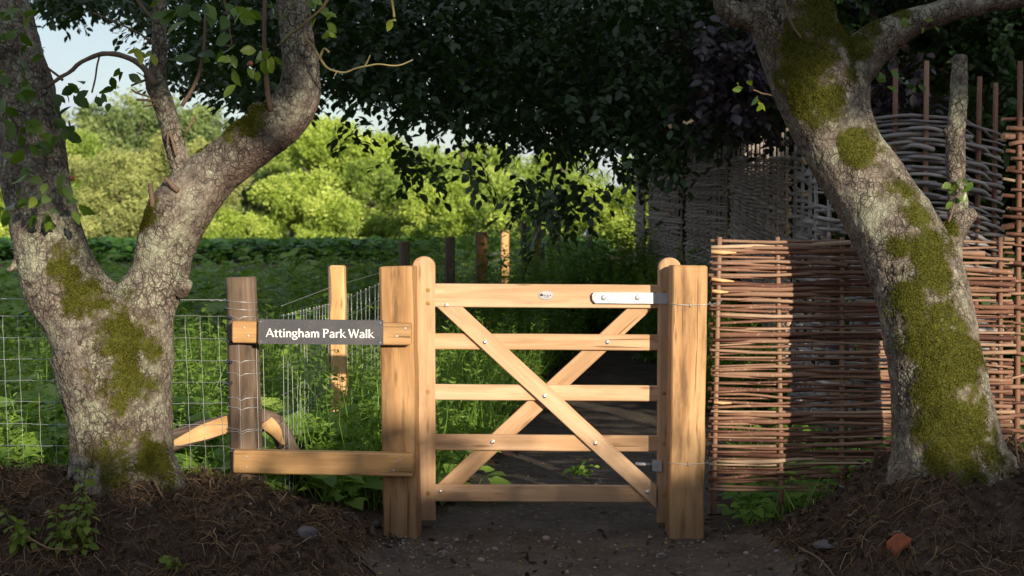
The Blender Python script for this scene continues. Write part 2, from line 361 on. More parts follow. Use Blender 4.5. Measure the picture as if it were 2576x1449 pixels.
def soilmat(name, a, b_, c_, speck=(.22, .2, .18), sc=1.0):
    m, nt, b = newmat(name); tc = nd(nt, 'TexCoord').outputs['Object']
    n1 = noise_(nt, tc, 3.2*sc, 5, .65); n2 = noise_(nt, tc, 26*sc, 6, .7); n3 = noise_(nt, tc, 150*sc, 3, .6)
    f = math_(nt, 'ADD', math_(nt, 'MULTIPLY', n1, .5), math_(nt, 'MULTIPLY', n2, .5))
    c = ramp(nt, f, [(.32, a), (.5, b_), (.68, c_)])
    v = nd(nt, 'TexVoronoi', {'Vector': tc, 'Scale': 85*sc}); vm = ramp(nt, v.outputs['Distance'], [(.16, (1, 1, 1)), (.24, (0, 0, 0))])
    pick = ramp(nt, nd(nt, 'SeparateColor', {'Color': v.outputs['Color']}).outputs[0], [(.74, (0, 0, 0)), (.76, (1, 1, 1))])
    c = mixc(nt, math_(nt, 'MULTIPLY', vm, math_(nt, 'MULTIPLY', pick, .8)), c, speck)
    setin(nt, b, Base_Color=c, Roughness=.95); b.inputs['Specular IOR Level'].default_value = .15
    h = math_(nt, 'ADD', n2, math_(nt, 'MULTIPLY', n3, .5)); bump(nt, b, h, .9, .02)
    return m
M['soil'] = soilmat('dark_soil', (.028, .018, .013), (.064, .043, .032), (.13, .094, .07))
M['path'] = soilmat('black_cinder_path', (.046, .036, .030), (.100, .080, .066), (.175, .143, .120), (.20, .19, .18), 1.3)
M['straw'] = leafmat('dead_roots', [(.035, .020, .012), (.10, .055, .03), (.20, .13, .075), (.42, .32, .2)], .0, .85, .15)
M['deadleaf'] = leafmat('dead_leaves', [(.028, .021, .016), (.06, .042, .028), (.14, .09, .05)], .15, .8, .2)
M['stone'] = plain('grey_pebble', (.10, .09, .088), .8, 0, .3, 30)
M['brownstone'] = plain('brown_stone', (.10, .052, .038), .9, 0, .2, 45)
M['brick'] = plain('old_red_brick', (.24, .075, .035), .9, 0, .2, 45)

M['l_beech'] = leafmat('beech_leaves', [(.011, .027, .010), (.026, .055, .016), (.06, .105, .022)], .25, .38, .45)
M['l_copper'] = leafmat('copper_beech_leaves', [(.016, .012, .016), (.032, .024, .032), (.05, .035, .04)], .15, .35, .5)
M['l_pear'] = leafmat('pear_leaves', [(.03, .065, .010), (.07, .14, .018), (.16, .24, .03), (.30, .33, .04)], .4, .35, .5)
M['l_weed'] = leafmat('weed_leaves', [(.045, .11, .020), (.115, .225, .036), (.21, .335, .055), (.33, .42, .09)], .35, .5, .3)
M['l_crop'] = leafmat('crop_leaves', [(.035, .10, .024), (.075, .19, .038), (.14, .29, .055)], .35, .45, .4)
M['l_nettle'] = leafmat('young_nettle_leaves', [(.06, .10, .012), (.13, .19, .024), (.22, .28, .05)], .4, .55, .3)
M['l_far1'] = leafmat('far_bright_leaves', [(.11, .18, .03), (.32, .43, .075), (.52, .60, .16)], .35, .6, .2)  # far leaf colours greyed and paled to stand for haze
M['l_far2'] = leafmat('far_mid_leaves', [(.085, .15, .03), (.25, .355, .075), (.43, .52, .14)], .35, .6, .2)
M['l_far3'] = leafmat('far_willow_leaves', [(.13, .16, .06), (.32, .36, .13), (.50, .53, .22)], .3, .65, .2)
M['l_far4'] = leafmat('hill_dark_leaves', [(.065, .11, .045), (.155, .22, .08), (.28, .35, .13)], .25, .65, .2)
M['l_shade'] = leafmat('oak_leaves', [(.025, .05, .01), (.04, .08, .015), (.06, .11, .02)], .1, .5, .3)
M['fruit'] = plain('small_red_fruit', (.22, .07, .03), .5, 0, .4, 60)
# ---------------------------------------------------------------- terrain
LEFT = ([-60, 0, 4.8, 5.6, 6.6, 9, 12, 16, 20, 24, 27, 40, 60, 120, 300], [-.3, -.3, -.12, -.02, .09, .15, .24, .42, .60, .78, .86, .80, .6, .8, 1.2])
PATH = ([-60, 0, 4.8, 5.8, 6.6, 10, 13, 16.5, 20, 26, 30, 40, 60, 120, 300], [-.3, -.3, -.07, -.01, .0, .06, .10, .20, .34, .66, .78, .80, .6, .8, 1.2])
FENCE = np.array([(-1.13, 6.6), (-1.077, 8.8), (-.85, 11.2), (-.57, 13.0), (-.31, 14.8), (-.08, 16.6), (.14, 18.5), (.37, 20.0), (.64, 22.0), (1.0, 25)])
PL = ([4, 6.4, 7.2, 8.2, 10.1, 12.9, 16.5, 20, 26, 32], [-.72, -.55, -.38, -.2, .09, .40, 1.0, 1.3, 1.75, 2.2])     # path, left edge
PR = ([4, 6.3, 6.6, 8, 11, 14, 17, 22, 26, 32], [1.45, 1.2, .97, 1.25, 1.55, 1.75, 1.9, 2.4, 3.0, 3.6])                      # path, right edge
def xf(y): return np.interp(y, FENCE[:, 1], FENCE[:, 0])
def height(x, y):
    x = np.asarray(x, float); y = np.asarray(y, float)
    hl = np.interp(y, *LEFT); hp = np.interp(y, *PATH); xl = np.interp(y, *PL); a = xf(np.maximum(y, 6.6))
    w = sstep(0, 1, (x-a+.25)/np.maximum(xl-a+.2, .3))
    z = hl*(1-w)+hp*w
    z = z+.06*sstep(0, .5, x-np.interp(y, *PR))*sstep(6.9, 8.5, y)
    sx = np.interp(x, [-4, -1.9, -1.55, -1.1, -.74, -.56], [1.15, 1.05, 1.0, .82, .50, 0])
    sy = np.interp(y, [4.4, 4.9, 5.3, 5.7, 5.9, 6.2, 6.5, 7.0, 8], [-1.2, -.55, .25, .85, 1.0, .95, .35, .08, 0])
    z = z+.33*sx*sy
    sx = np.interp(x, [.86, 1.05, 1.25, 1.45, 1.7, 2.4, 4], [0, .10, .32, .68, 1, 1.0, 1.0])
    sy = np.interp(y, [4.4, 4.9, 5.35, 5.7, 5.9, 6.2, 6.45, 6.8, 7.6], [-.8, -.3, .38, .84, .98, 1.0, .55, .12, 0])
    z = z+.47*sx*sy
    P = np.stack([x, y], -1)
    far = sstep(3, 40, np.abs(y))
    bank = np.clip(np.abs(x-.2)-.8, 0, .5)*2*(y < 6.6)
    z = z+vnoise(P, .9, 1)*.022+vnoise(P, 3.1, 2)*.014+vnoise(P, 7, 3)*(.007+.016*bank)*(1-far)+vnoise(P, 16, 4)*(.004+.011*bank)*(1-far)
    return z
def axis(segs):
    out = []
    for a, b, st in segs: out.append(np.arange(a, b-1e-6, st))
    return np.concatenate(out+[[segs[-1][1]]])
gx = axis([(-400, -60, 40), (-60, -15, 6), (-15, -5, 1), (-5, -2.6, .12), (-2.6, 2.7, .03), (2.7, 6, .12), (6, 15, 1), (15, 60, 6), (60, 400, 40)])
gy = axis([(-200, -20, 20), (-20, 2, 2), (2, 4.8, .2), (4.8, 7.6, .03), (7.6, 12, .07), (12, 30, .3), (30, 60, 3), (60, 400, 20)])
GX, GY = np.meshgrid(gx, gy); GZ = height(GX, GY)
def gridmesh(mask=None, lift=0.0):
    nx = len(gx); k = np.arange(GX.size).reshape(GX.shape)
    q = np.stack([k[:-1, :-1], k[:-1, 1:], k[1:, 1:], k[1:, :-1]], -1)
    if mask is not None:
        cx = (GX[:-1, :-1]+GX[1:, 1:])/2; cy = (GY[:-1, :-1]+GY[1:, 1:])/2; q = q[mask(cx, cy)]
    q = q.reshape(-1, 4); u, inv = np.unique(q, return_inverse=True)
    V = np.stack([GX.ravel(), GY.ravel(), GZ.ravel()+lift], -1)[u]
    return MB().add(V, [inv.reshape(-1, 4)])
tag(gridmesh().build('ground', M['soil']), kind='structure')
def onpath(x, y):
    n = vnoise(np.stack([x, y], -1), 2.5, 8)*.13+vnoise(np.stack([x, y], -1), 9, 9)*.10
    return (x > np.interp(y, *PL)+n) & (x < np.interp(y, *PR)+n) & (y > 4.2) & (y < 32)
tag(gridmesh(onpath, .006).build('path', M['path']), kind='structure')
def ground(x, y): return np.stack([x, y, height(x, y)], -1)

# ---------------------------------------------------------------- camera, light, sky
cam = bpy.data.cameras.new('camera'); co = bpy.data.objects.new('camera', cam); COL.objects.link(co)
cam.sensor_width = 36; cam.lens = 36*F/2576; cam.clip_end = 2000; cam.clip_start = .05
co.location = (0, 0, CZ); co.rotation_euler = (math.pi/2-PITCH, 0, 0)
cam.dof.use_dof = True; cam.dof.focus_distance = 6.35; cam.dof.aperture_fstop = 4.5
sc.camera = co
SUN_EL, SUN_AZ = 13.0, 24.0      # the sun stands low behind the viewer, to the right; azimuth from -y towards +x
dirl = Vector((-math.sin(R(SUN_AZ))*math.cos(R(SUN_EL)), math.cos(R(SUN_AZ))*math.cos(R(SUN_EL)), -math.sin(R(SUN_EL))))
def sunray(P, p0):
    v = np.asarray(P)-np.array(p0); d = np.array(dirl); return np.linalg.norm(v-d*(v@d)[:, None], axis=1)
sl = bpy.data.lights.new('sun', 'SUN'); sl.energy = 4.6; sl.angle = R(.55); sl.color = (1, .86, .66)
so = bpy.data.objects.new('sun', sl); COL.objects.link(so); so.rotation_euler = dirl.to_track_quat('-Z', 'Y').to_euler()
wd = bpy.data.worlds.new('World'); sc.world = wd; wd.use_nodes = True; nt = wd.node_tree
bg = nt.nodes['Background']
sk = nd(nt, 'TexSky', sky_type='NISHITA'); sk.sun_disc = False; sk.sun_elevation = R(SUN_EL); sk.sun_rotation = R(180-SUN_AZ); sk.air_density = 1.0; sk.dust_density = 1.2
tc = nd(nt, 'TexCoord').outputs['Generated']
cn = noise_(nt, mapped(nt, tc, (1.0, 1.0, 2.6)), 3.1, 6, .55, .3)
cm = ramp(nt, cn, [(.30, (0, 0, 0)), (.58, (1, 1, 1))])
skc = mixc(nt, math_(nt, 'MULTIPLY', cm, .88), sk.outputs[0], (4.6, 4.9, 5.6))   # thin bright evening cloud
nt.links.new(skc, bg.inputs[0]); bg.inputs[1].default_value = .10
sc.view_settings.view_transform = 'Standard'; sc.view_settings.look = 'None'; sc.view_settings.gamma = 1; sc.view_settings.exposure = .60
sc.render.engine = 'CYCLES'
cy = sc.cycles; cy.use_denoising = True; cy.max_bounces = 6; cy.diffuse_bounces = 3; cy.transmission_bounces = 3; cy.glossy_bounces = 2; cy.transparent_max_bounces = 4
try: cy.denoiser = 'OPENIMAGEDENOISE'; cy.denoising_prefilter = 'ACCURATE'
except Exception: pass
cy.sample_clamp_indirect = 6; cy.use_adaptive_sampling = True; cy.adaptive_threshold = .01
# ---------------------------------------------------------------- gate
GY_ = 6.69                                   # plane of the rails' faces
g = thing('gate', 'new oak five-bar gate with crossed braces and steel bolts, standing closed across the path', 'gate', at(1375, 1318, GY_))
def seg(x0, y0, x1, y1, Y): return at(x0, y0, Y), at(x1, y1, Y)
def rail(name, x0, yt0, yb0, x1, yt1, yb1, Yf, th, mat, par, tone=.5, bev=.004):
    w = (yb0-yt0+yb1-yt1)/2/ppm(Yf); a, b = at(x0, (yt0+yb0)/2, Yf), at(x1, (yt1+yb1)/2, Yf)
    a[1] += th/2; b[1] += th/2
    return beam(MB(), a, b, w, th, tone=tone, bev=bev).build(name, M[mat], par, smooth=False)
def stile(x0, x1, yt, yb, Yf, th, tone):
    """gate upright with a rounded head"""
    mb = MB(); xa, xb = at(x0, 900, Yf)[0], at(x1, 900, Yf)[0]; zt, zb = at(x0, yt, Yf)[2], at(x0, yb, Yf)[2]
    hw = (xb-xa)/2; cx = (xa+xb)/2; a = np.linspace(math.pi, 0, 17); rad = hw*.92
    prof = [(xa, zb)]+[(xa, z) for z in np.linspace(zb+.1, zt-rad-.02, 8)]+[(cx+hw*math.cos(t), zt-rad+rad*math.sin(t)) for t in a]+[(xb, z) for z in np.linspace(zt-rad-.02, zb+.1, 8)]+[(xb, zb)]
    prof = np.array(prof); c = prof.mean(0); n = len(prof); b = .006
    inn = prof+np.sign(np.array([cx, (zb+zt)/2])-prof)*b
    rings = [(inn, Yf), (prof, Yf+b), (prof, Yf+th-b), (inn, Yf+th)]
    V = np.concatenate([np.stack([p[:, 0], np.full(n, y), p[:, 1]], -1) for p, y in rings])
    V = V+.0012*np.stack([vnoise(V, 9, 3), vnoise(V, 9, 4), vnoise(V, 9, 5)], -1)
    k = np.arange(3)[:, None]*n; j = np.arange(n)[None]; j2 = (j+1) % n
    q = np.stack([k+j, k+n+j, k+n+j2, k+j2], -1).reshape(-1, 4)
    G = np.stack([V[:, 2], V[:, 0], V[:, 1]], -1)+rng.uniform(-9, 9, 3)
    h = n//2; lad = np.array([[i, i+1, n-2-i, n-1-i] for i in range(h-1)])
    mb.add(V, [q, lad, lad[:, ::-1]+3*n], tone, G)
    return mb.build('stile', M['oak'], g, smooth=False)
for x0, x1, yt, yb, tn, pegs in ((1038, 1094, 645, 1312, .55, (730, 763, 986, 1241)), (1657, 1713, 648, 1318, .62, (735, 989, 1115, 1245))):
    s = stile(x0, x1, yt, yb, GY_-.018, .075, tn)
    for y in pegs: dome(MB(), at(x0+(39 if x0 < 1200 else 13), y, GY_-.0185), .0105, .0025).build('peg', M['peg'], s)
for yt0, yb0, yt1, yb1, th, tn in ((714, 772, 717, 776, .055, .45), (839, 879, 842, 882, .024, .5), (967, 1006, 970, 1010, .024, .42), (1093, 1133, 1096, 1137, .024, .55), (1219, 1262, 1222, 1265, .024, .4)):
    rail('rail', 1090, yt0, yb0, 1660, yt1, yb1, GY_, th, 'oak', g, tn)
def brace(p0, p1, w, Yc, e, tn):
    a, b = at(p0[0], p0[1], Yc), at(p1[0], p1[1], Yc)
    beam(MB(), a, b, w, .022, up=(0, 0, 1), tone=tn, bev=.003, ends=e).build('brace', M['oak'], g, smooth=False)
wb = .081
brace((1131, 772), (1651, 1250), wb, GY_-.0125, ((wb*.5*1.09, -wb*.5*1.09), (-wb*.5*.9, wb*.5*.9)), .36)
brace((1609, 776), (1131, 1219), wb, GY_+.0365, ((wb*.5*1.07, -wb*.5*1.07), (wb*.5*1.07, -wb*.5*1.07)), .68)
for x, y, Y in ((1122, 768, GY_), (1219, 861, GY_-.024), (1527, 861, GY_), (1369, 997, GY_-.024), (1238, 1112, GY_), (1497, 1116, GY_-.024), (1107, 1236, GY_), (1629, 1238, GY_-.024)):
    mb = MB(); dome(mb, at(x, y, Y-.0005), .0096, .006); dome(mb, at(x, y, Y+.0005), .0115, .0012); mb.build('bolt', M['bolt'], g)
# long hinge strap with clipped corners
def plate(pts, Yf, th, name, mat, par, b=.0012):
    P = at(np.array(pts)[:, 0], np.array(pts)[:, 1], Yf); n = len(P); Q = P.copy(); Q[:, 1] += th; c = P.mean(0)
    I = P+(c-P)/np.linalg.norm(c-P, axis=1)[:, None]*b*1.4; I[:, 1] = Yf; P[:, 1] = Yf+b
    V = np.vstack([I, P, Q]); j = np.arange(n); j2 = (j+1) % n
    q = np.vstack([np.stack([j, j2, j2+n, j+n], -1), np.stack([j+n, j2+n, j2+2*n, j+2*n], -1)])
    return MB().add(V, [q, np.arange(n)[None, ::-1], np.arange(n)[None]+2*n]).build(name, M[mat], par, smooth=False)
st = plate([(1489, 742), (1494, 735), (1716, 737), (1716, 765), (1497, 763), (1490, 754)], GY_-.0235, .006, 'hinge_strap', 'galv', g)
for x in (1518, 1603, 1688): dome(MB(), at(x, 749, GY_-.024), .0125, .0065, seg=14).build('bolt', M['galv'], st)
a = np.linspace(0, 2*math.pi, 28, endpoint=False)
pl = plate(np.stack([1373.5+18.5*np.cos(a), 743+11.5*np.sin(a)], -1), GY_-.004, .004, 'plaque', 'plaque', g)
mb = MB()
for x0, y0, x1, y1, r in ((1359, 741, 1363, 744, 2.2), (1362, 739, 1365, 742, 1.6), (1364, 744, 1368, 742, 1.0), (1370, 741, 1370, 746, .7), (1373, 742, 1374, 746, .7), (1377, 741, 1377, 746, .8), (1381, 742, 1380, 746, .7), (1384, 741, 1386, 745, .8), (1366, 749, 1381, 749, .35)):
    tube(mb, [at(x0, y0, GY_-.0043), at(x1, y1, GY_-.0043)], r/ppm(6.6), 5)
mb.build('engraving', M['ink'], pl)
bk = plate([(1643, 1160), (1665, 1161), (1665, 1187), (1643, 1186)], GY_-.032, .05, 'latch_box', 'galv', g)
tube(MB(), [at(1598, 1167, GY_+.03), at(1648, 1169, GY_+.03)], .0085, 8).build('latch_rod', M['galv'], bk)

# ---------------------------------------------------------------- posts and rails
def sq_post(name, label, topx, boty, xt, xb, yt, Yf, dep, tilt, tone, side):
    """square sawn post; xt/xb: left and right edge at the top and at the foot"""
    t = thing(name, label, 'post', at((xb[0]+xb[1])/2, boty, Yf))
    a = at((xt[0]+xt[1])/2, yt, Yf); b = at((xb[0]+xb[1])/2, boty+45, Yf)
    w = (xt[1]-xt[0]+xb[1]-xb[0])/2/ppm(Yf); ang = R(tilt)
    U = np.array([math.cos(ang), math.sin(ang), 0]); N = np.array([-math.sin(ang), math.cos(ang), 0])
    a = a+N*dep/2; b = b+N*dep/2
    beam(MB(), b, a, w, dep, up=U, tone=tone, bev=.006, nseg=26, wob=.0032).build('timber', M['oak_rough'], t, smooth=False)
    return t
pL = sq_post('gate_post', 'stained oak gate post left of the gate, with two rails fixed across its front', 0, 1368, (953, 1037), (965, 1050), 670, 6.5, .155, -4.5, .55, 1)
pR = sq_post('gate_post', 'orange-brown oak gate post right of the gate, tied by wire to the woven hurdle', 0, 1365, (1693, 1780), (1683, 1770), 668, 6.5, .15, 2.0, .50, -1)
for yy, xa, xb_ in ((765, 1691, 1783), (1165, 1686, 1776)):
    mb = MB(); p = [at(xa-4, yy+1, 6.56), at(xa, yy, 6.496), at((xa+xb_)/2, yy+3, 6.493), at(xb_, yy, 6.498), at(xb_+14, yy-1, 6.56), at(xb_+30, yy-8, 6.66), at(xb_+38, yy-13, 6.65)]
    tube(mb, curve(p, 24), .0016, 5); tube(mb, curve([at(xb_+2, yy-6, 6.49), at(xb_+8, yy+5, 6.50), at(xb_+14, yy-3, 6.53), at(xb_+20, yy+4, 6.57), at(xb_+26, yy-2, 6.6)], 14), .0014, 5)
    tube(mb, [at((xa+xb_)/2, yy-3, 6.490), at((xa+xb_)/2, yy+8, 6.490)], .0018, 5); mb.build('tie_wire', M['wire'], pR)
def frail(label, x0, yt0, yb0, x1, yt1, yb1, tone, nails):
    o = thing('fence_rail', label, 'rail', at((x0+x1)/2, (yt0+yb1)/2, 6.43))
    rail('timber', x0, yt0, yb0, x1, yt1, yb1, 6.43, .066, 'oak_rail', o, tone, .005)
    for x, y in nails: dome(MB(), at(x, y, 6.4295), .0052, .0016, seg=8).build('nail', M['galv'], o)
frail('upper oak rail between round post and gate post, carrying the name board', 583, 809, 862, 1034, 813, 869, .5, ((614, 825), (624, 845), (1019, 826), (998, 846)))
frail('lower oak rail between round post and gate post, just above the ground', 586, 1133, 1191, 1038, 1142, 1200, .5, ((619, 1149), (619, 1176), (1005, 1158), (990, 1184)))

# ---------------------------------------------------------------- name board
SY = 6.395
sg = thing('sign', 'dark grey board reading Attingham Park Walk in white, on the upper rail', 'sign', at(806, 868, SY))
plate([(650, 803), (963, 806), (963, 868), (649, 865)], SY, .024, 'board', 'sign', sg)
for x, y in ((656, 809), (957, 812), (656, 859), (957, 862)): dome(MB(), at(x, y, SY-.0004), .0028, .0012, seg=7).build('screw', M['galv'], sg)
S = {}
def arch(x0, x1): return [(x0, .40, .05), (x0+.10, .57, .055), ((x0+x1)/2+.02, .635, .065), (x1-.03, .56, .085), (x1, .42, .088), (x1, 0, .088)]
S['A'] = (.74, [[(.03, 0, .065), (.36, 1, .05)], [(.34, 1, .09), (.50, .5, .095), (.70, 0, .115)], [(.14, .31, .045), (.56, .31, .045)]])
S['t'] = (.40, [[(.17, .86, .05), (.17, .6, .085), (.17, .2, .085), (.22, .05, .075), (.37, .03, .035)], [(.0, .62, .05), (.36, .62, .05)]])
S['i'] = (.26, [[(.12, .66, .095), (.12, .3, .08), (.12, 0, .095)], [(.12, .80, .085), (.12, .96, .085)]])
S['n'] = (.60, [[(.12, .66, .095), (.12, .3, .08), (.12, 0, .095)], arch(.12, .46)])
S['h'] = (.60, [[(.12, 1, .095), (.12, .5, .08), (.12, 0, .095)], arch(.12, .46)])
S['m'] = (.88, [[(.12, .66, .095), (.12, .3, .08), (.12, 0, .095)], arch(.12, .43), arch(.43, .74)])
S['g'] = (.55, [[(.25, .65, .035), (.10, .58, .07), (.07, .43, .08), (.14, .29, .06), (.26, .25, .035), (.38, .31, .06), (.43, .44, .08), (.38, .58, .07), (.25, .65, .035)],
                [(.17, .27, .035), (.10, .17, .045), (.20, .09, .06), (.38, .05, .065), (.48, -.06, .06), (.42, -.20, .05), (.25, -.25, .045), (.08, -.20, .05), (.03, -.09, .05), (.12, .02, .035)], [(.36, .60, .04), (.55, .64, .045)]])
S['a'] = (.55, [[(.08, .56, .045), (.22, .64, .05), (.35, .60, .07), (.41, .45, .085), (.41, .15, .085), (.43, 0, .09)], [(.40, .38, .04), (.22, .34, .05), (.10, .24, .075), (.10, .11, .08), (.20, .03, .05), (.32, .06, .04), (.40, .15, .04)]])
S['P'] = (.60, [[(.12, 1, .10), (.12, .5, .085), (.12, 0, .10)], [(.12, .95, .045), (.32, .95, .05), (.46, .86, .085), (.48, .73, .095), (.42, .58, .08), (.28, .48, .05), (.12, .47, .04)]])
S['r'] = (.42, [[(.12, .66, .095), (.12, .3, .08), (.12, 0, .095)], [(.12, .38, .045), (.20, .54, .05), (.30, .62, .06), (.42, .62, .08)]])
S['k'] = (.56, [[(.12, 1, .095), (.12, .5, .08), (.12, 0, .095)], [(.14, .30, .04), (.32, .50, .045), (.46, .67, .055)], [(.20, .38, .06), (.36, .2, .085), (.54, 0, .105)]])
S['W'] = (.98, [[(.03, 1, .105), (.14, .5, .09), (.27, 0, .075)], [(.26, 0, .05), (.48, 1, .05)], [(.46, 1, .085), (.58, .5, .09), (.71, 0, .075)], [(.70, 0, .05), (.92, 1, .06)]])
S['l'] = (.26, [[(.12, 1, .095), (.12, .5, .08), (.12, 0, .095)]])
text = 'Attingham Park Walk'; adv = [S[c][0] if c != ' ' else .26 for c in text]; tot = sum(adv); span = 272.0; capH = 21.5; kx = span/tot
mb = MB(); x = 669.0; lay = 0
for c, ad in zip(text, adv):
    if c != ' ':
        for strk in S[c][1]:
            cur = len(strk) > 3; pts = curve(strk, 22 if cur else 8); T = np.gradient(pts[:, :2]*np.array([kx, capH]), axis=0); T /= np.linalg.norm(T, axis=1)[:, None]
            px = x+pts[:, 0]*kx; py = 847.5+(px-669)*.0105-pts[:, 1]*capH; hw = pts[:, 2]*capH*.98
            n_ = np.stack([T[:, 1], T[:, 0]], -1)
            if not cur and abs(T[0, 1]) > .55: n_ = np.tile([[1.0, 0]], (len(pts), 1))       # flat feet on stems
            Yl = SY-.0006-lay*.00006; lay = (lay+1) % 6
            a_ = at(px+n_[:, 0]*hw, py+n_[:, 1]*hw, Yl); b_ = at(px-n_[:, 0]*hw, py-n_[:, 1]*hw, Yl); n = len(px); k = np.arange(n-1)
            mb.add(np.vstack([a_, b_]), [np.stack([k, k+1, k+1+n, k+n], -1)])
    x += ad*kx
mb.build('lettering', M['letter'], sg)

# ---------------------------------------------------------------- strainer post, netting, struts, stakes
def round_post(o, p0, p1, r0, r1, mat, name='timber', sides=22, lump=.004, chip=None):
    mb = MB(); P = curve([p0, p1], 22); rr = np.linspace(r0, r1, 22); rr = np.concatenate([rr[:-1], [r1]])
    P = np.vstack([P, P[-1]+(P[-1]-P[-2])*.0005]); rr = np.append(rr, r1*.86)
    tube(mb, P, rr, sides, .5); V = mb.V[0]; c = np.repeat(P, sides, 0); d = V[:len(c)]-c
    L = np.linalg.norm(d, axis=1)[:, None]+1e-9; V[:len(c)] = V[:len(c)]+d/L*(lump*fbm(V[:len(c)]*np.array([1, 1, .35]), 14, 3, 5)[:, None])
    return mb.build(name, M[mat], o)
spL = thing('strainer_post', 'round grey-brown strainer post wrapped in wire at the left end of the rails', 'post', at(625, 1285, 6.56))
pa, pb = at(625.5, 1330, 6.56), at(606, 697, 6.56); round_post(spL, pa, pb, .0765, .0705, 'round_post')
ax = (pb-pa)/np.linalg.norm(pb-pa)
def ring(mb, y, w0, w1, r=.0015, dy=0, a0=-.1*math.pi, a1=1.1*math.pi, kink=False):
    f_ = (pa[2]-at(600, y, 6.56)[2])/(pa[2]-pb[2]); c = pa+(pb-pa)*f_; rad = .0765+(.0705-.0765)*f_+.003
    a = np.linspace(a0, a1, 15); P = c+rad*np.stack([-np.cos(a), -np.sin(a), 0*a], -1); P[:, 2] += np.linspace(w0, w1, 15)/ppm(6.5)
    if kink: P[:, 2] += np.where(np.arange(15) % 5 == 2, -1, 1)*3/ppm(6.5)
    tube(mb, P, r, 5)
mb = MB()
for y, w0, w1, k in ((757, -4, 5, 0), (777, -5, 4, 0), (796, 0, 3, 1), (905, 1, 3, 1), (939, -2, 2, 1), (1000, 0, 0, 1), (1023, -1, 3, 1), (1075, 0, 5, 1), (1083, 2, -2, 1), (1124, -1, 3, 0), (1130, 3, -2, 0), (1257, 4, -3, 1), (1262, 2, -5, 0)): ring(mb, y, -w0, -w1, kink=k)
for xx in (599, 643, 660):
    zz = np.linspace(800, 1280, 20); f_ = np.linspace(0, 1, 20); xo = xx+f_*11
    dx = np.clip((xo-(606+f_*18))/42, -.97, .97); tube(mb, at(xo, zz, 6.56-.0765*np.sqrt(1-dx**2)-.002), .0012, 5)
mb.build('wire_wrap', M['wire'], spL)
for y in (799, 858, 911, 964):
    mb = MB()
    for k in range(3): dome(mb, at(571+k*5, y+rng.uniform(-3, 3), 6.50), .008, .012)
    mb.build('wire_clamp', M['lead'], spL)
beam(MB(), at(625, 1300, 6.482), at(624, 1250, 6.482), .05, .01, up=(1, 0, 0)).build('notch', M['cleft'], spL, smooth=False)

nl = thing('wire_netting', 'square-mesh wire netting left of the round strainer post, passing behind the forked tree', 'wire fence', at(300, 1262, 6.57))
mb = MB(); rows = [796, 851, 906, 961, 1015, 1070, 1123, 1177, 1231]
for k, y in enumerate(rows):
    xs = np.arange(-260, 600, 8.0); yy = y+(xs-570)*(.006 if k else .003)+np.where((xs/41.7).astype(int) % 2 == 0, 1, -1)*.5+1.5*np.sin(xs/90+k)
    tube(mb, at(xs, yy, 6.57), .0010, 4)
for x in np.arange(588-41.7*21, 580, 41.7):
    yy = np.linspace(796, 1245, 14); xs = x+(yy-796)*.042+np.where(np.arange(14) % 2 == 0, .7, -.7)+2*math.sin(x*.37); tube(mb, at(xs, yy+(xs-570)*.006, 6.571), .0009, 4)
mb.build('mesh', M['wire'], nl)
xs = np.linspace(-260, 585, 60); tube(MB(), at(xs, 755+(xs-585)*.006+np.sin(xs/30)*.4, 6.56), .0015, 5).build('line_wire', M['wire'], nl)
mb = MB(); tube(mb, at(np.linspace(528, 585, 30), 755+2.2*np.sin(np.linspace(0, 16, 30)), 6.556), .0014, 4); mb.build('wire_splice', M['wire'], nl)

# stakes along the path: place in the picture, depth, width, cut
stakes = [(850, 668, 8.8, 38, 'cleft', 0, 'pale split-chestnut stake standing behind the name board'),
          (1017, 608, 11.2, 27, 'stakebark', 1, 'short grey bark-covered stake peeping over the left gate post'),
          (1132, 596, 13.0, 26, 'stakebark', 1, 'knobbly dark bark-covered stake just right of the round gate head'),
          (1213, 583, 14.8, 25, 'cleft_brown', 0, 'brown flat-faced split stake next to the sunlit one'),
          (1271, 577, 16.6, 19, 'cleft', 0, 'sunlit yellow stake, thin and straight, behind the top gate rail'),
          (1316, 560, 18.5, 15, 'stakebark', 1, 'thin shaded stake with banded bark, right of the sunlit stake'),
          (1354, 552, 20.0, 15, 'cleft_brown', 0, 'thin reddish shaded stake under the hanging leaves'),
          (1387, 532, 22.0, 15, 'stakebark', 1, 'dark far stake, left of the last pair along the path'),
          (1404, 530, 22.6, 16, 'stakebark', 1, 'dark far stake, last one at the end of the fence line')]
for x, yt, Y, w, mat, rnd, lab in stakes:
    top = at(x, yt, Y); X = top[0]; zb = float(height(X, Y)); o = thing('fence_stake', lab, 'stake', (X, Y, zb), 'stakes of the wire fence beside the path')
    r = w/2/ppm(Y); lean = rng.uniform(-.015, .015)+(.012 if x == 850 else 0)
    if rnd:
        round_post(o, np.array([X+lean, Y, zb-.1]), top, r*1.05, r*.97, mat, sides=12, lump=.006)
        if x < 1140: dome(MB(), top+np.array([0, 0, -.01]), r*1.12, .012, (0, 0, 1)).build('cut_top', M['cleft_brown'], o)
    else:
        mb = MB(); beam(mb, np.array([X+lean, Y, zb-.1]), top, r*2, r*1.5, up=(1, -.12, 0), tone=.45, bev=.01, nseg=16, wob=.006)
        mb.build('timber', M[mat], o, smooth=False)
        c = np.linspace(0, 1, 12)[:, None]; P = np.array([X+lean-r, Y-.012, zb-.1])*(1-c)+(top+np.array([-r, -.012, -.008]))*c; P[:, 0] += .004*vnoise(P, 6, 2)
        tube(MB(), P, r*.30, 6).build('bark', M['stakebark'], o)
nr = thing('wire_netting', 'wire netting running away from the round post along the row of stakes', 'wire fence', (-1.1, 6.7, .1))
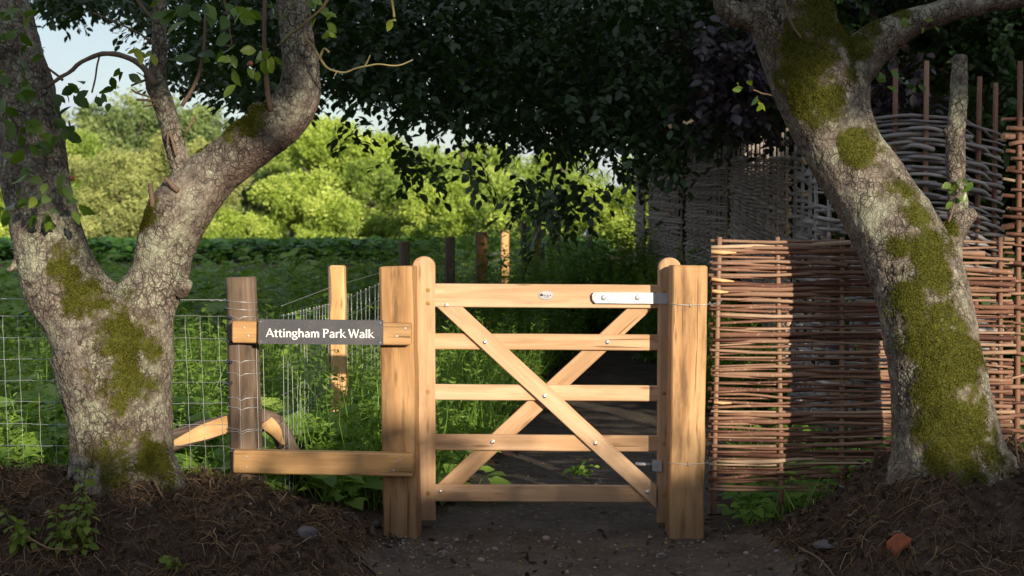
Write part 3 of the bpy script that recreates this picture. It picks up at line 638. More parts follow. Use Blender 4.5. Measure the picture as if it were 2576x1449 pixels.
FP = np.array([(at(x-w*.5, yt, Y)[0], Y-.02) for x, yt, Y, w, *_ in stakes]); FP = np.vstack([[(-1.075, 6.62)], FP])
cum = np.concatenate([[0], np.cumsum(np.linalg.norm(np.diff(FP, axis=0), axis=1))])
def fpos(s): return np.stack([np.interp(s, cum, FP[:, 0]), np.interp(s, cum, FP[:, 1])], -1)
ntop = np.array([at(0, y, Y)[2] for y, Y in ((794, 6.62), (764, 8.8), (692, 11.2), (667, 13), (648, 14.8), (633, 16.6), (620, 18.5), (612, 20), (604, 22), (600, 22.6))])
mb = MB()
for k, fr in enumerate((0, .12, .25, .38, .51, .64, .76, .88)):
    s = np.linspace(0, cum[-1], 260); p = fpos(s); z = np.interp(s, cum, ntop)-fr*.98; z += .004*np.sin(s*41+k)-.012*np.sin(np.pi*(s % 2)/2)
    tube(mb, np.column_stack([p, z]), .0014, 4)
for s0 in np.arange(.08, cum[-1], .152):
    f_ = np.linspace(0, .95, 9); p = fpos(np.full(9, s0)); z = np.interp(s0, cum, ntop)-f_*.98; p = p+np.stack([.007*vnoise(np.column_stack([f_*4, np.full(9, s0*9)]), 1.0, 6), 0*f_], -1)
    tube(mb, np.column_stack([p, z]), .0014, 4); dome(mb, np.array([*p[0], z[0]]), .005, .005, seg=5, rings=2)
mb.build('mesh', M['wire'], nr)
lt = np.array([at(0, y, Y)[2] for y, Y in ((770, 6.62), (723, 8.8), (672, 11.2), (645, 13), (628, 14.8))]); s = np.linspace(0, cum[4], 60)
tube(MB(), np.column_stack([fpos(s), np.interp(s, cum[:5], lt)]), .0016, 4).build('line_wire', M['wire'], nr)

def strut(label, pts, rad, cutp, cutr):
    o = thing('fence_strut', label, 'strut', pts[-1]); mb = MB(); P = curve(pts, 26); P[:, 2] += .008*vnoise(P, 7, 4); P[:, 1] += .008*vnoise(P, 8, 5)
    tube(mb, P, np.interp(np.linspace(0, 1, 26), np.linspace(0, 1, len(rad)), rad)*(1+.10*vnoise(P, 16, 6)), 14); V_ = mb.V[0]; V_ += .006*np.stack([fbm(V_, 30, 3, 7), fbm(V_, 30, 3, 8), fbm(V_, 30, 3, 9)], -1); mb.build('pole', M['stakebark'], o)
    mb = MB(); C = curve(cutp, 12); n = 12; w = np.interp(np.linspace(0, 1, n), np.linspace(0, 1, len(cutr)), cutr)[:, None]
    u = np.gradient(C, axis=0); u /= np.linalg.norm(u, axis=1)[:, None]; nn = np.cross(u, [0, 1, 0]); nn /= np.linalg.norm(nn, axis=1)[:, None]
    V = np.vstack([C-nn*w, C-nn*w*.5+[0, -.006, 0], C+nn*w*.5+[0, -.006, 0], C+nn*w]); k = np.arange(n-1)
    G = np.tile(np.column_stack([np.linspace(0, .5, n), np.zeros((n, 2))]), (4, 1)); G[:, 1] = np.repeat([-.03, -.01, .01, .03], n)
    mb.add(V, [np.stack([k+r*n, k+1+r*n, k+1+(r+1)*n, k+(r+1)*n], -1) for r in range(3)], .45, G); mb.build('cut_face', M['cleft'], o)
strut('half-stripped strut pole slanting down to the left from the round post behind the forked tree',
      [at(592, 1058, 6.63), at(510, 1083, 6.63), at(425, 1112, 6.64), at(250, 1168, 6.66), at(60, 1236, 6.68)], (.040, .048, .052, .05, .042),
      [at(583, 1064, 6.582), at(510, 1088, 6.578), at(428, 1120, 6.583)], (.040, .036, .012))
strut('bent strut pole with a sawn face slanting down to the right behind the round post',
      [at(655, 1055, 6.68), at(690, 1068, 6.8), at(718, 1115, 6.95), at(745, 1180, 7.1), at(790, 1250, 7.3)], (.045, .05, .052, .052, .05),
      [at(668, 1060, 6.62), at(690, 1082, 6.68), at(712, 1118, 6.80)], (.035, .032, .008))
# ---------------------------------------------------------------- the two old trees in front
def back(y): return np.interp(y, [-150, 225, 450, 600, 800, 1100], [.50, .48, .40, .28, .12, 0])     # the right tree leans away over the hurdle
def trunk(chains, Y0, voxel, smooth, parent, mossblobs, crackscale=31, underx=None, name='trunk', lump=.010, crackamp=.0065, seed=0, lean=None):
    mb = MB()
    for ch in chains:
        c = np.array([tuple(q)+(0,)*(4-len(q)) for q in ch], float)
        n = max(12, int(np.linalg.norm(np.diff(c[:, :2], axis=0), axis=1).sum()/14)); c = curve(c, n)
        if lean is not None: c[:, 3] += lean(c[:, 1])
        P = at(c[:, 0], c[:, 1], Y0+c[:, 3]); r = c[:, 2]/ppm(Y0+np.maximum(c[:, 3], 0))
        d0 = P[0]-P[1]; d0 /= np.linalg.norm(d0); d1 = P[-1]-P[-2]; d1 /= np.linalg.norm(d1)
        P = np.vstack([P[0]+d0*r[0]*.5, P[0]+d0*r[0]*.25, P, P[-1]+d1*r[-1]*.25, P[-1]+d1*r[-1]*.4]); r = np.concatenate([[r[0]*.5, r[0]*.85], r, [r[-1]*.85, r[-1]*.5]])
        tube(mb, P, r, 28)
    tm = mb.mesh('t'); to = bpy.data.objects.new('t', tm); COL.objects.link(to)
    m = to.modifiers.new('r', 'REMESH'); m.mode = 'VOXEL'; m.voxel_size = voxel; m.adaptivity = 0
    s = to.modifiers.new('s', 'SMOOTH'); s.factor = .5; s.iterations = smooth
    dg = bpy.context.evaluated_depsgraph_get(); ev = to.evaluated_get(dg); me = bpy.data.meshes.new_from_object(ev, depsgraph=dg)
    bpy.data.objects.remove(to); bpy.data.meshes.remove(tm)
    n = len(me.vertices); V = np.empty(n*3, np.float32); me.vertices.foreach_get('co', V); V = V.reshape(-1, 3).astype(float)
    N = np.empty(n*3, np.float32); me.vertex_normals.foreach_get('vector', N); N = N.reshape(-1, 3).astype(float)
    Q = V+.018*np.stack([vnoise(V, 13, 31+seed), vnoise(V, 13, 32+seed), vnoise(V, 13, 33+seed)], -1)
    pick = sstep(-.12, .12, fbm(V, 4.2, 3, 44+seed)); Q = Q+.010*np.stack([vnoise(V, 40, 34+seed), vnoise(V, 40, 35+seed), vnoise(V, 40, 36+seed)], -1)
    d1, d2, idv = worley(Q*np.array([1, 1, .50]), crackscale, seed); a1, a2, ai = worley(Q*np.array([1, 1, .8]), crackscale*1.55, seed+3); gap = (d2-d1)*(1-pick)+(a2-a1)*pick; idv = idv*(1-pick)+ai*pick
    e1, e2, _ = worley(Q*np.array([1, 1, .8]), crackscale*2.1, seed+5)
    zone = sstep(-.25, .35, fbm(V, 2.6, 3, 40+seed))*.75+.25
    zone = zone*(.35+.65*sstep(-.25, .2, fbm(V, 17, 2, 46+seed))); crack = (1-sstep(.015, .13, gap))*zone; crack2 = (1-sstep(.02, .13, e2-e1))*(.25+.5*zone)
    moss = np.zeros(n)
    for x, y, dy, rad, amt in mossblobs:
        if lean is not None: dy = dy+float(lean(y))
        c = at(x, y, Y0+dy); dd = np.linalg.norm(V-c, axis=1)/(rad/ppm(Y0)); moss = np.maximum(moss, amt*(1-sstep(.15, 1.45, dd+.75*fbm(V, 12, 4, 50+seed))))
    up = N[:, 2]; mossm = np.clip(moss, 0, 1)
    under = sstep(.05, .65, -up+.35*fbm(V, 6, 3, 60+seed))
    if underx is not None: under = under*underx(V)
    calm = 1-.85*sstep(.4, .6, mossm)
    D = lump*fbm(V, 5.5, 3, 70+seed)+.006*fbm(V*np.array([1, 1, .22]), 17, 3, 73+seed)+.004*fbm(V, 26, 3, 71+seed)-crackamp*crack*calm-.45*crackamp*crack2*calm+.003*(idv-.5)*zone*calm+.004*mossm
    V2 = V+N*D[:, None]
    me.vertices.foreach_set('co', V2.astype(np.float32).ravel())
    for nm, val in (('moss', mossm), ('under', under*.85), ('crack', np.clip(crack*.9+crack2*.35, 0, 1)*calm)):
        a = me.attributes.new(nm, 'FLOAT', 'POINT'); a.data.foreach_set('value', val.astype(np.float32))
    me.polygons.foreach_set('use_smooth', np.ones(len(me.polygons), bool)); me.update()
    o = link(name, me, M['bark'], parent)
    # moss cushions: short blades standing on the mossy bark
    front = (N[:, 1] < .5)&(mossm+.9*fbm(V, 16, 4, 80+seed) > .50); idx = np.nonzero(front)[0]
    if len(idx):
        idx = rng.choice(idx, min(len(idx)*2, 42000)); k = len(idx)
        L = Leaves(); dirs = N[idx]+.75*rng.normal(size=(k, 3))+np.array([0, 0, -.15])
        L.add(V2[idx]-N[idx]*.003+rng.normal(0, .003, (k, 3)), dirs, rvec(k), rng.uniform(.004, .0115, k), rng.uniform(.002, .0045, k), np.clip(.45+.3*fbm(V[idx], 9, 3, 90)+rng.normal(0, .2, k), 0, 1))
        L.into(MB(), RHOMB).build('moss', M['moss'], parent)
    return o
YL, YR = 6.08, 6.0
tl = thing('fruit_tree', 'old forked tree with grey cracked bark and mossy fork, left of the sign', 'tree', at(310, 1250, YL))
trunk([[(318, 1330, 190), (312, 1250, 150), (308, 1170, 130), (300, 1080, 123), (288, 960, 138), (262, 850, 142), (215, 790, 112), (160, 715, 100), (122, 610, 90), (100, 510, 85), (85, 430, 84), (68, 300, 82), (32, 150, 80), (-12, 0, 76), (-60, -160, 70)],
       [(318, 1170, 118), (320, 1000, 112), (325, 880, 112), (355, 780, 88), (398, 695, 72), (418, 610, 74), (455, 530, 78), (535, 440, 66), (620, 370, 63), (697, 312, 62), (745, 253, 57), (754, 180, 49), (747, 100, 43), (739, 0, 40), (735, -150, 36)],
       [(445, 540, 45), (456, 480, 32), (458, 430, 27), (443, 370, 26), (422, 295, 25), (398, 215, 24), (401, 110, 20), (400, 0, 18), (396, -140, 15)],
       [(250, 1200, 60, -.06), (215, 1290, 50, -.1), (180, 1360, 30, -.1)], [(390, 1180, 60, -.06), (440, 1260, 45, -.1), (480, 1340, 30, -.1)],
       [(60, 640, 14, -.06), (22, 682, 9, -.08)], [(455, 735, 22, -.05), (468, 712, 20, -.08)], [(388, 232, 16), (372, 185, 12)], [(655, 292, 34), (640, 268, 20)]],
      YL, .0044, 9, tl,
      [(283, 800, -.08, 70, 1.0), (255, 790, -.12, 60, .9), (310, 800, -.12, 60, .9), (300, 860, -.16, 85, .85), (318, 940, -.16, 85, .85), (300, 1000, -.2, 60, .6), (215, 745, -.12, 60, .85), (180, 690, -.13, 55, .7), (165, 640, -.12, 45, .5), (165, 660, -.1, 25, .6), (330, 760, -.1, 45, .65), (345, 720, -.05, 30, .5),
       (395, 545, -.06, 44, 1.0), (405, 590, -.06, 25, .5), (630, 300, -.05, 50, 1.0), (585, 345, -.04, 42, .85), (520, 405, -.02, 38, .75), (498, 435, -.03, 28, 1.0), (660, 275, -.06, 30, .7),
       (380, 1150, -.15, 70, .62), (300, 1140, -.2, 90, .45), (270, 990, -.22, 50, .45), (420, 1220, -.2, 60, .5), (290, 1200, -.25, 60, .5)], seed=1)
tr = thing('fruit_tree', 'leaning old tree with thick olive moss, standing before the woven hurdle', 'tree', at(2390, 1230, YR))
trunk([[(2395, 1330, 230), (2393, 1245, 188), (2389, 1180, 160), (2380, 1100, 136), (2359, 950, 117), (2331, 800, 116), (2300, 680, 115), (2240, 560, 108), (2170, 450, 99), (2110, 350, 97), (2062, 225, 112), (2015, 110, 106), (1972, -10, 104), (1930, -150, 96)],
       [(2080, 250, 82), (2150, 160, 62), (2212, 102, 48), (2310, 50, 34), (2420, 20, 28), (2560, -4, 22), (2750, -30, 15)],
       [(1955, 60, 50), (1890, 45, 33), (1842, 30, 30), (1815, -20, 27), (1800, -120, 24)],
       [(2370, 660, 50), (2388, 606, 34), (2420, 556, 27, -.03), (2448, 534, 17, -.05)], [(2412, 560, 24, -.02), (2408, 500, 25), (2403, 400, 25), (2405, 320, 24), (2413, 230, 21), (2416, 145, 18)],
       [(2402, 355, 18), (2386, 325, 17)], [(2300, 1190, 60, -.05), (2245, 1290, 40, -.05), (2220, 1350, 30, 0)], [(2480, 1180, 80, -.05), (2560, 1290, 60, -.05)]],
      YR, .0046, 9, tr,
      [(2060, 60, -.15, 75, 1.0), (2040, 150, -.16, 85, 1.0), (2020, 210, -.15, 70, 1.0), (2075, 250, -.15, 60, .9), (2120, 90, -.12, 60, 1.0), (2160, 130, -.1, 48, .9), (2200, 70, -.06, 45, .8), (2270, 35, -.04, 30, .7), (2110, 200, -.12, 50, .8), (2000, 240, -.14, 50, .8), (2050, 300, -.14, 45, .6),
       (2165, 375, -.15, 55, 1.0), (2205, 400, -.12, 42, .9), (2135, 355, -.14, 36, .9), (2250, 500, -.13, 52, .85), (2290, 560, -.14, 62, .9), (2330, 640, -.15, 75, .95), (2270, 620, -.17, 50, .8), (2340, 720, -.16, 70, .9), (2290, 760, -.18, 70, .8), (2370, 800, -.15, 75, .95), (2330, 870, -.18, 80, .9), (2400, 900, -.14, 75, .95),
       (2360, 980, -.18, 85, .85), (2420, 1000, -.14, 70, .95), (2420, 1090, -.15, 85, .9), (2340, 1080, -.2, 80, .7), (2450, 1160, -.15, 85, .9), (2360, 1150, -.22, 75, .65), (2500, 1210, -.15, 60, .7), (2390, 575, -.05, 30, .8), (2330, 690, -.17, 60, .9), (2310, 830, -.19, 60, .8), (2375, 860, -.17, 70, 1.0), (2400, 950, -.16, 70, 1.0), (2380, 1060, -.18, 80, .9), (2420, 1180, -.18, 90, .85), (2000, 100, -.15, 60, .9), (2090, 20, -.13, 55, 1.0), (2030, 250, -.14, 60, .9), (2150, 110, -.1, 50, 1.0), (2215, 455, -.12, 36, .6), (2190, 330, -.12, 30, .45)], seed=9, lean=back)

# twigs, suckers and leaves
def tw(par, pts, Y, r0, r1, mat='twig', name='twig', n=16):
    mb = MB(); p = np.array([tuple(q)+(0,)*(3-len(q)) for q in pts], float)
    if par is tr: p[:, 2] += back(p[:, 1])
    dy = p[:, 2] if p.shape[1] > 2 else np.zeros(len(p)); c = curve(np.column_stack([p[:, :2], dy]), n)
    P = at(c[:, 0], c[:, 1], Y+c[:, 2]); P = P+.007*np.stack([vnoise(P, 18, 1), vnoise(P, 18, 2), vnoise(P, 18, 3)], -1)
    tube(mb, P, np.linspace(r0, r1, n)/ppm(Y)*(.82+.25*np.abs(vnoise(P, 30, 4))), 6)
    mb.build(name, M[mat], par)
tw(tl, [(392, 215), (375, 185), (345, 155), (300, 140), (250, 138), (215, 150), (175, 185), (120, 215), (108, 222)], 6.02, 10, 5, 'bark_smooth', 'branch', n=30)
tw(tl, [(160, 205), (140, 185), (118, 165)], 6.02, 4, 3); tw(tl, [(250, 140), (240, 190), (230, 235)], 6.02, 3, 2.5); tw(tl, [(120, 175), (100, 150)], 6.02, 3, 2)
tw(tl, [(372, 200), (330, 215)], 6.0, 4, 3); tw(tl, [(380, 245), (345, 235), (330, 225)], 6.0, 3, 2); tw(tl, [(395, 255), (345, 250)], 6.0, 4, 3); tw(tl, [(395, 262), (360, 268)], 6.0, 3, 2)
tw(tl, [(382, 110), (340, 75), (290, 55), (235, 30)], 6.1, 3, 2); tw(tl, [(455, 265), (490, 210), (508, 160), (512, 110), (515, 30)], 5.98, 6, 4); tw(tl, [(470, 330), (495, 290)], 6.0, 4, 3)
tw(tl, [(681, 280), (670, 200), (667, 120), (666, 0), (664, -60)], 5.98, 8, 5); tw(tl, [(383, 522), (378, 490), (376, 460)], 5.98, 8, 7); tw(tl, [(450, 480), (425, 460), (415, 450)], 5.95, 8, 6); tw(tl, [(441, 390), (425, 330), (418, 360)], 6.0, 5, 3)
tw(tl, [(400, 60), (360, 20), (330, -20)], 6.05, 5, 3); tw(tl, [(42, -40), (48, 30), (55, 55)], 5.8, 3, 2); tw(tl, [(560, -20), (575, 60), (585, 110), (560, 110)], 5.9, 3, 2)
tw(tl, [(700, 118, .0), (745, 75, -.1), (790, 40, -.15), (830, -10, -.2)], 6.0, 3.2, 4, 'twig_lichen'); tw(tl, [(765, 85, -.1), (790, 125, -.12), (815, 165, -.14), (850, 183, -.15), (890, 172, -.15), (950, 163, -.15), (1000, 163, -.15), (1036, 150, -.15)], 6.0, 3.8, 1.6, 'twig_lichen', 'twig', n=40)
tw(tl, [(800, 150, -.14), (812, 125, -.16), (830, 132, -.2)], 6.0, 4, 3, 'twig_lichen'); tw(tl, [(915, 168, -.15), (930, 140, -.16)], 6.0, 2.5, 2, 'twig_lichen'); tw(tl, [(845, 182, -.15), (838, 195, -.16)], 6.0, 2.5, 1.5, 'twig_lichen'); tw(tl, [(985, -30, -.3), (988, 20, -.3), (990, 45, -.3)], 6.0, 4, 3, 'twig_lichen')
tw(tr, [(1968, -30, -.2), (1985, 50, -.2), (2013, 98, -.2)], YR, 4, 4); tw(tr, [(1943, 240, -.1), (1915, 232, -.15), (1895, 225, -.2)], YR, 3, 2); tw(tr, [(2215, 160, -.05), (2200, 172, -.08)], YR, 3, 2); tw(tr, [(2385, 560, -.1), (2410, 480, -.12), (2425, 430, -.14)], YR, 4, 2)
def cluster(L, cx, cy, Y, n, sx, sy, size, tone, hang=.5, dsp=.10):
    P = at(cx+rng.normal(0, sx, n), cy+rng.normal(0, sy, n), Y+rng.normal(0, dsp, n)); d = rng.normal(size=(n, 3))*np.array([1, .8, .55])+np.array([0, -.15, -hang*1.6])
    N = rng.normal(size=(n, 3))*.6+np.array([0, -.7, .5]); l = size*rng.uniform(.75, 1.2, n); L.add(P, d, N, l, l*rng.uniform(.55, .72, n), np.clip(tone+rng.normal(0, .13, n), 0, 1))
L = Leaves()
for a_ in ((498, 20, 5.75, 5, 22, 12, .085, .35), (560, 30, 5.8, 6, 30, 18, .08, .30), (620, 20, 5.8, 6, 28, 15, .08, .40), (700, 10, 5.9, 6, 35, 14, .07, .3), (430, 10, 5.9, 5, 25, 14, .07, .25), (340, 125, 5.95, 5, 14, 8, .06, .95), (385, 130, 5.97, 3, 8, 8, .05, .8), (325, 185, 6.0, 4, 16, 10, .06, .1),
           (200, 225, 6.0, 9, 30, 14, .07, .12), (250, 235, 6.0, 8, 22, 12, .06, .12), (165, 265, 5.98, 7, 18, 22, .075, .12), (175, 320, 5.98, 4, 12, 18, .08, .12), (550, 125, 5.85, 6, 26, 14, .075, .32), (490, 140, 5.85, 3, 10, 10, .09, .12), (585, 160, 5.85, 5, 14, 18, .07, .6), (660, 140, 5.92, 11, 22, 14, .06, .72), (640, 175, 5.92, 4, 12, 8, .06, .5),
           (820, 55, 5.85, 7, 14, 22, .055, .7), (800, 15, 5.85, 6, 26, 14, .06, .5), (985, 48, 5.7, 2, 3, 4, .05, .9), (30, 30, 5.75, 8, 30, 24, .075, .3), (60, 95, 5.75, 9, 32, 28, .075, .25), (25, 190, 5.75, 8, 26, 30, .075, .22), (80, 250, 5.75, 10, 34, 30, .075, .25), (40, 310, 5.75, 9, 30, 26, .075, .3), (100, 360, 5.75, 9, 30, 26, .07, .35), (15, 400, 5.75, 4, 18, 18, .07, .45),
           (85, 440, 5.75, 6, 30, 18, .065, .4), (150, 470, 5.78, 4, 14, 14, .07, .4), (60, 500, 5.75, 6, 30, 10, .065, .4), (115, 540, 5.78, 5, 16, 12, .07, .3), (175, 505, 5.8, 3, 10, 12, .07, .35), (10, 525, 5.75, 4, 14, 10, .07, .45)): cluster(L, *a_)
# the rest of the crown, above the picture
n = 1900; P = np.column_stack([rng.uniform(-3.4, .6, n), rng.uniform(4.0, 8.2, n), 3.1+np.abs(rng.normal(0, .9, n))])
P = P[(P[:, 2] > CZ+(590+40)*P[:, 1]/F)&(sunray(P, (-.08, 16.6, 1.35)) > .4)&(sunray(P, (-.31, 14.8, 1.3)) > .25)]; k = len(P); L.add(P, rng.normal(size=(k, 3))+[0, 0, -.6], rng.normal(size=(k, 3))+[0, 0, .8], rng.uniform(.06, .1, k), rng.uniform(.04, .06, k), rng.uniform(0, .6, k))
L.into(MB(), OVATE).build('crown', M['l_pear'], tl)
for x, y in ((630, 160), (180, 448)): dome(MB(), at(x, y, 5.84), .012, .013).build('fruit', M['fruit'], tl)
L = Leaves()
for a_ in ((1885, 222, 5.85, 3, 10, 12, .05, .65), (1905, 245, 5.85, 4, 10, 12, .05, .55), (2265, 45, 5.85, 2, 8, 5, .045, .5), (2225, 185, 5.95, 5, 8, 16, .055, .45), (2290, 210, 6.05, 4, 14, 10, .05, .2), (2410, 455, 5.86, 5, 16, 14, .045, .45), (2445, 465, 5.86, 6, 22, 8, .042, .4), (2412, 490, 5.86, 3, 8, 8, .05, .4), (2340, 60, 5.9, 3, 16, 5, .04, .5)): cluster(L, a_[0], a_[1], a_[2]+float(back(a_[1])), *a_[3:], .4, .03)
n = 1900; P = np.column_stack([rng.uniform(.4, 4.6, n), rng.uniform(4.4, 8.4, n), 3.2+np.abs(rng.normal(0, .9, n))])
P = P[(P[:, 2] > CZ+(590+40)*P[:, 1]/F)&(sunray(P, (-.08, 16.6, 1.35)) > .4)&(sunray(P, (-.31, 14.8, 1.3)) > .25)]; k = len(P); L.add(P, rng.normal(size=(k, 3))+[0, 0, -.6], rng.normal(size=(k, 3))+[0, 0, .8], rng.uniform(.06, .1, k), rng.uniform(.04, .06, k), rng.uniform(0, .6, k))
L.into(MB(), OVATE).build('crown', M['l_pear'], tr)

# ---------------------------------------------------------------- woven hurdles
def hurdle(name, label, plan, zb, zt, nup, nrod, rr, upr, mat, overs, seg_per=5, sag=.006, ends=.03, toneb=.5, tonev=.22, updown=.14, uptop=.05, upmat=None, grp='woven hurdles'):
    """plan: corner points (x, y); zb/zt: arrays of foot and head height along it; rods woven round nup uprights"""
    plan = np.array(plan, float); C = curve(plan, 80); cum = np.concatenate([[0], np.cumsum(np.linalg.norm(np.diff(C, axis=0), axis=1))]); Ln = cum[-1]
    pos = lambda s: np.stack([np.interp(s, cum, C[:, 0]), np.interp(s, cum, C[:, 1])], -1)
    tdir = np.gradient(C, axis=0); tdir /= np.linalg.norm(tdir, axis=1)[:, None]
    nor = lambda s: np.stack([np.interp(s, cum, tdir[:, 1]), -np.interp(s, cum, tdir[:, 0])], -1)
    zbf = lambda s: np.interp(s/Ln, np.linspace(0, 1, len(zb)), zb); ztf = lambda s: np.interp(s/Ln, np.linspace(0, 1, len(zt)), zt)
    o = thing(name, label, 'hurdle', (*C[40], float(np.mean(zb))), grp)
    us = np.array(overs) if overs is not None else np.linspace(.06, Ln-.06, nup); gapu = np.mean(np.diff(us))
    for i, u in enumerate(us):
        p = pos(u); h = uptop if np.ndim(uptop) == 0 else uptop[i]
        w = np.array([*(rng.normal(0, .012, 2)), 0]); c = np.linspace(0, 1, 8)[:, None]
        P = np.array([*p, zbf(u)-updown])*(1-c)+np.array([*p, ztf(u)+h])*c+w*(c-.3)
        tube(MB(), P, np.linspace(upr*1.1, upr*.92, 8), 8, rng.uniform(.35, .7)).build('upright', M[upmat or mat], o)
    mb = MB()
    for k in range(nrod):
        fr = (k+.5)/nrod; s0 = max(-ends*rng.uniform(-.4, 1.2), -ends*1.3); s1 = Ln+ends*rng.uniform(-.4, 1.2)
        if rng.random() < .25 and Ln > 1: s1 = s1*rng.uniform(.35, .95)
        n = max(10, int((s1-s0)/gapu*seg_per)); s = np.linspace(s0, s1, n); sc_ = np.clip(s, 0, Ln)
        p = pos(sc_)+(s-sc_)[:, None]*np.stack([np.interp(sc_, cum, tdir[:, 0]), np.interp(sc_, cum, tdir[:, 1])], -1)
        ph = np.interp(s, us, np.arange(len(us))); ph = ph+np.where(s < us[0], (s-us[0])/gapu, 0)+np.where(s > us[-1], (s-us[-1])/gapu, 0)
        r0 = rr*rng.uniform(.6, 1.45); off = np.cos(np.pi*(ph+k % 2))*(upr+r0*.8)
        if Ln > 1: off = off*(.9+.2*rng.random())
        p = p+nor(sc_)*off[:, None]
        z = zbf(sc_)*(1-fr)+ztf(sc_)*fr; z = z+sag*np.interp(s, np.linspace(s0, s1, 6), rng.normal(0, 1, 6))+sag*.5*np.sin(s*rng.uniform(2, 6)+rng.uniform(0, 6))
        rad = r0*np.linspace(1.1, .72, n) if k % 2 else r0*np.linspace(.72, 1.1, n)
        t_ = np.clip(toneb+rng.normal(0, tonev), 0, 1); P = np.column_stack([p, z]); tube(mb, P, rad, 6, t_)
        if rr > .006:
            for q, a_, b_ in ((0, P[0], P[1]), (1, P[-1], P[-2])):
                d = a_-b_; d /= np.linalg.norm(d); dome(mb, a_+d*.0006, rad[0 if q == 0 else -1]*.97, .001, d, 2+rng.random(), 8, 1)
    mb.build('woven_rods', M[mat], o)
    return o
YH = 6.70
xw = lambda x, Y: float(at(x, 900, Y)[0])
h0 = hurdle('wattle_hurdle', 'new red-brown hazel hurdle right of the gate post, half behind the mossy tree', [(xw(1790, YH), YH), (xw(2150, YH), YH+.02), (xw(2545, YH), YH)], [at(0, 1238, YH)[2]]*2, [at(0, 603, YH)[2]]*2, 5, 76, .0086, .012, 'hazel',
            [xw(x, YH)-xw(1790, YH) for x in (1800, 1966, 2122, 2330, 2520)], sag=.006, ends=.012, updown=.105, toneb=.5, tonev=.25, uptop=.012)
# peeled splinters and a stray forked rod on the near hurdle
for x0, y0, x1, y1, r in ((1789, 633, 1852, 636, 5.5), (1790, 702, 1846, 708, 5), (1791, 732, 1832, 735, 5), (1796, 1012, 1840, 1014, 4)): tube(MB(), [at(x0, y0, YH-.035), at((x0+x1)/2, (y0+y1)/2+1, YH-.037), at(x1, y1, YH-.03)], np.array([r, r, 2])/ppm(YH), 6, .8).build('peeled_rod', M['stub'], h0)
z0 = lambda y, Y: float(at(0, y, Y)[2])
hurdle('wattle_hurdle', 'tall hazel hurdle with thick loose rods at the far right, reaching out of view', [(xw(2533, 7.0), 7.0), (xw(2700, 7.0), 7.05), (xw(3150, 7.0), 7.2)], [.12, .12], [z0(292, 7.0), z0(300, 7.0)], 5, 50, .0118, .014, 'hazel',
       [xw(x, 7.0)-xw(2533, 7.0) for x in (2562, 2700, 2840, 2980, 3100)], sag=.012, ends=.03, toneb=.38, tonev=.22, uptop=.27)
Yb = 8.4
hurdle('wattle_hurdle', 'tall grey hazel hurdle with long bare uprights showing behind the dead snag', [(xw(2150, 8.55), 8.55), (xw(2300, 8.35), 8.35), (xw(2420, 8.4), 8.4), (xw(2512, 8.6), 8.6)], [.2, .2], [z0(292, Yb), z0(286, Yb), z0(300, Yb), z0(335, Yb)], 6, 72, .0112, .0165, 'hazel_grey',
       None, sag=.008, ends=.03, toneb=.5, tonev=.22, uptop=[.27, .27, .31, .26, .28, .30], upmat='hazel')
hurdle('wattle_hurdle', 'short slanting grey hurdle with pale cut rod ends, left of the leaning trunk', [(xw(1992, 10.2), 10.2), (xw(2085, 8.8), 8.8)], [.15, .2], [z0(380, 10.2), z0(395, 8.8)], 5, 46, .0135, .014, 'hazel_grey', None, sag=.012, ends=.05, toneb=.75, tonev=.18, uptop=.05)
hurdle('wattle_hurdle', 'low grey hurdle glimpsed between the leaning trunk and the red-brown hurdle', [(xw(2058, 8.75), 8.75), (xw(2290, 8.5), 8.5)], [.15, .15], [z0(520, 8.7), z0(520, 8.5)], 4, 36, .0115, .014, 'hazel_grey', None, sag=.010, ends=.03, toneb=.5, tonev=.2, uptop=.10)
for xa, ya, xb, yb, ta, tb, lab in ((1986, 11.5, 1836, 13.2, 385, 398, 'tightly woven old willow hurdle, nearest of the row receding along the path'), (1831, 13.25, 1722, 15.0, 400, 418, 'tightly woven old willow hurdle, second of the receding row'),
                                    (1718, 15.1, 1627, 16.9, 420, 434, 'tightly woven old willow hurdle, third of the receding row, above the nettles'), (1623, 17.0, 1597, 18.6, 438, 446, 'narrow-looking willow hurdle at the far end of the receding row')):
    hurdle('wattle_hurdle', lab, [(xw(xb+4, yb), yb), (xw(xa-3, ya), ya)], [z0(640, yb) if yb < 14 else .45, .25], [z0(tb, yb), z0(ta, ya)], 14, 78, .0112, .013, 'willow_old', None, 6, .005, .04, .5, .2, .0, [rng.uniform(.10, .22) for _ in range(15)])
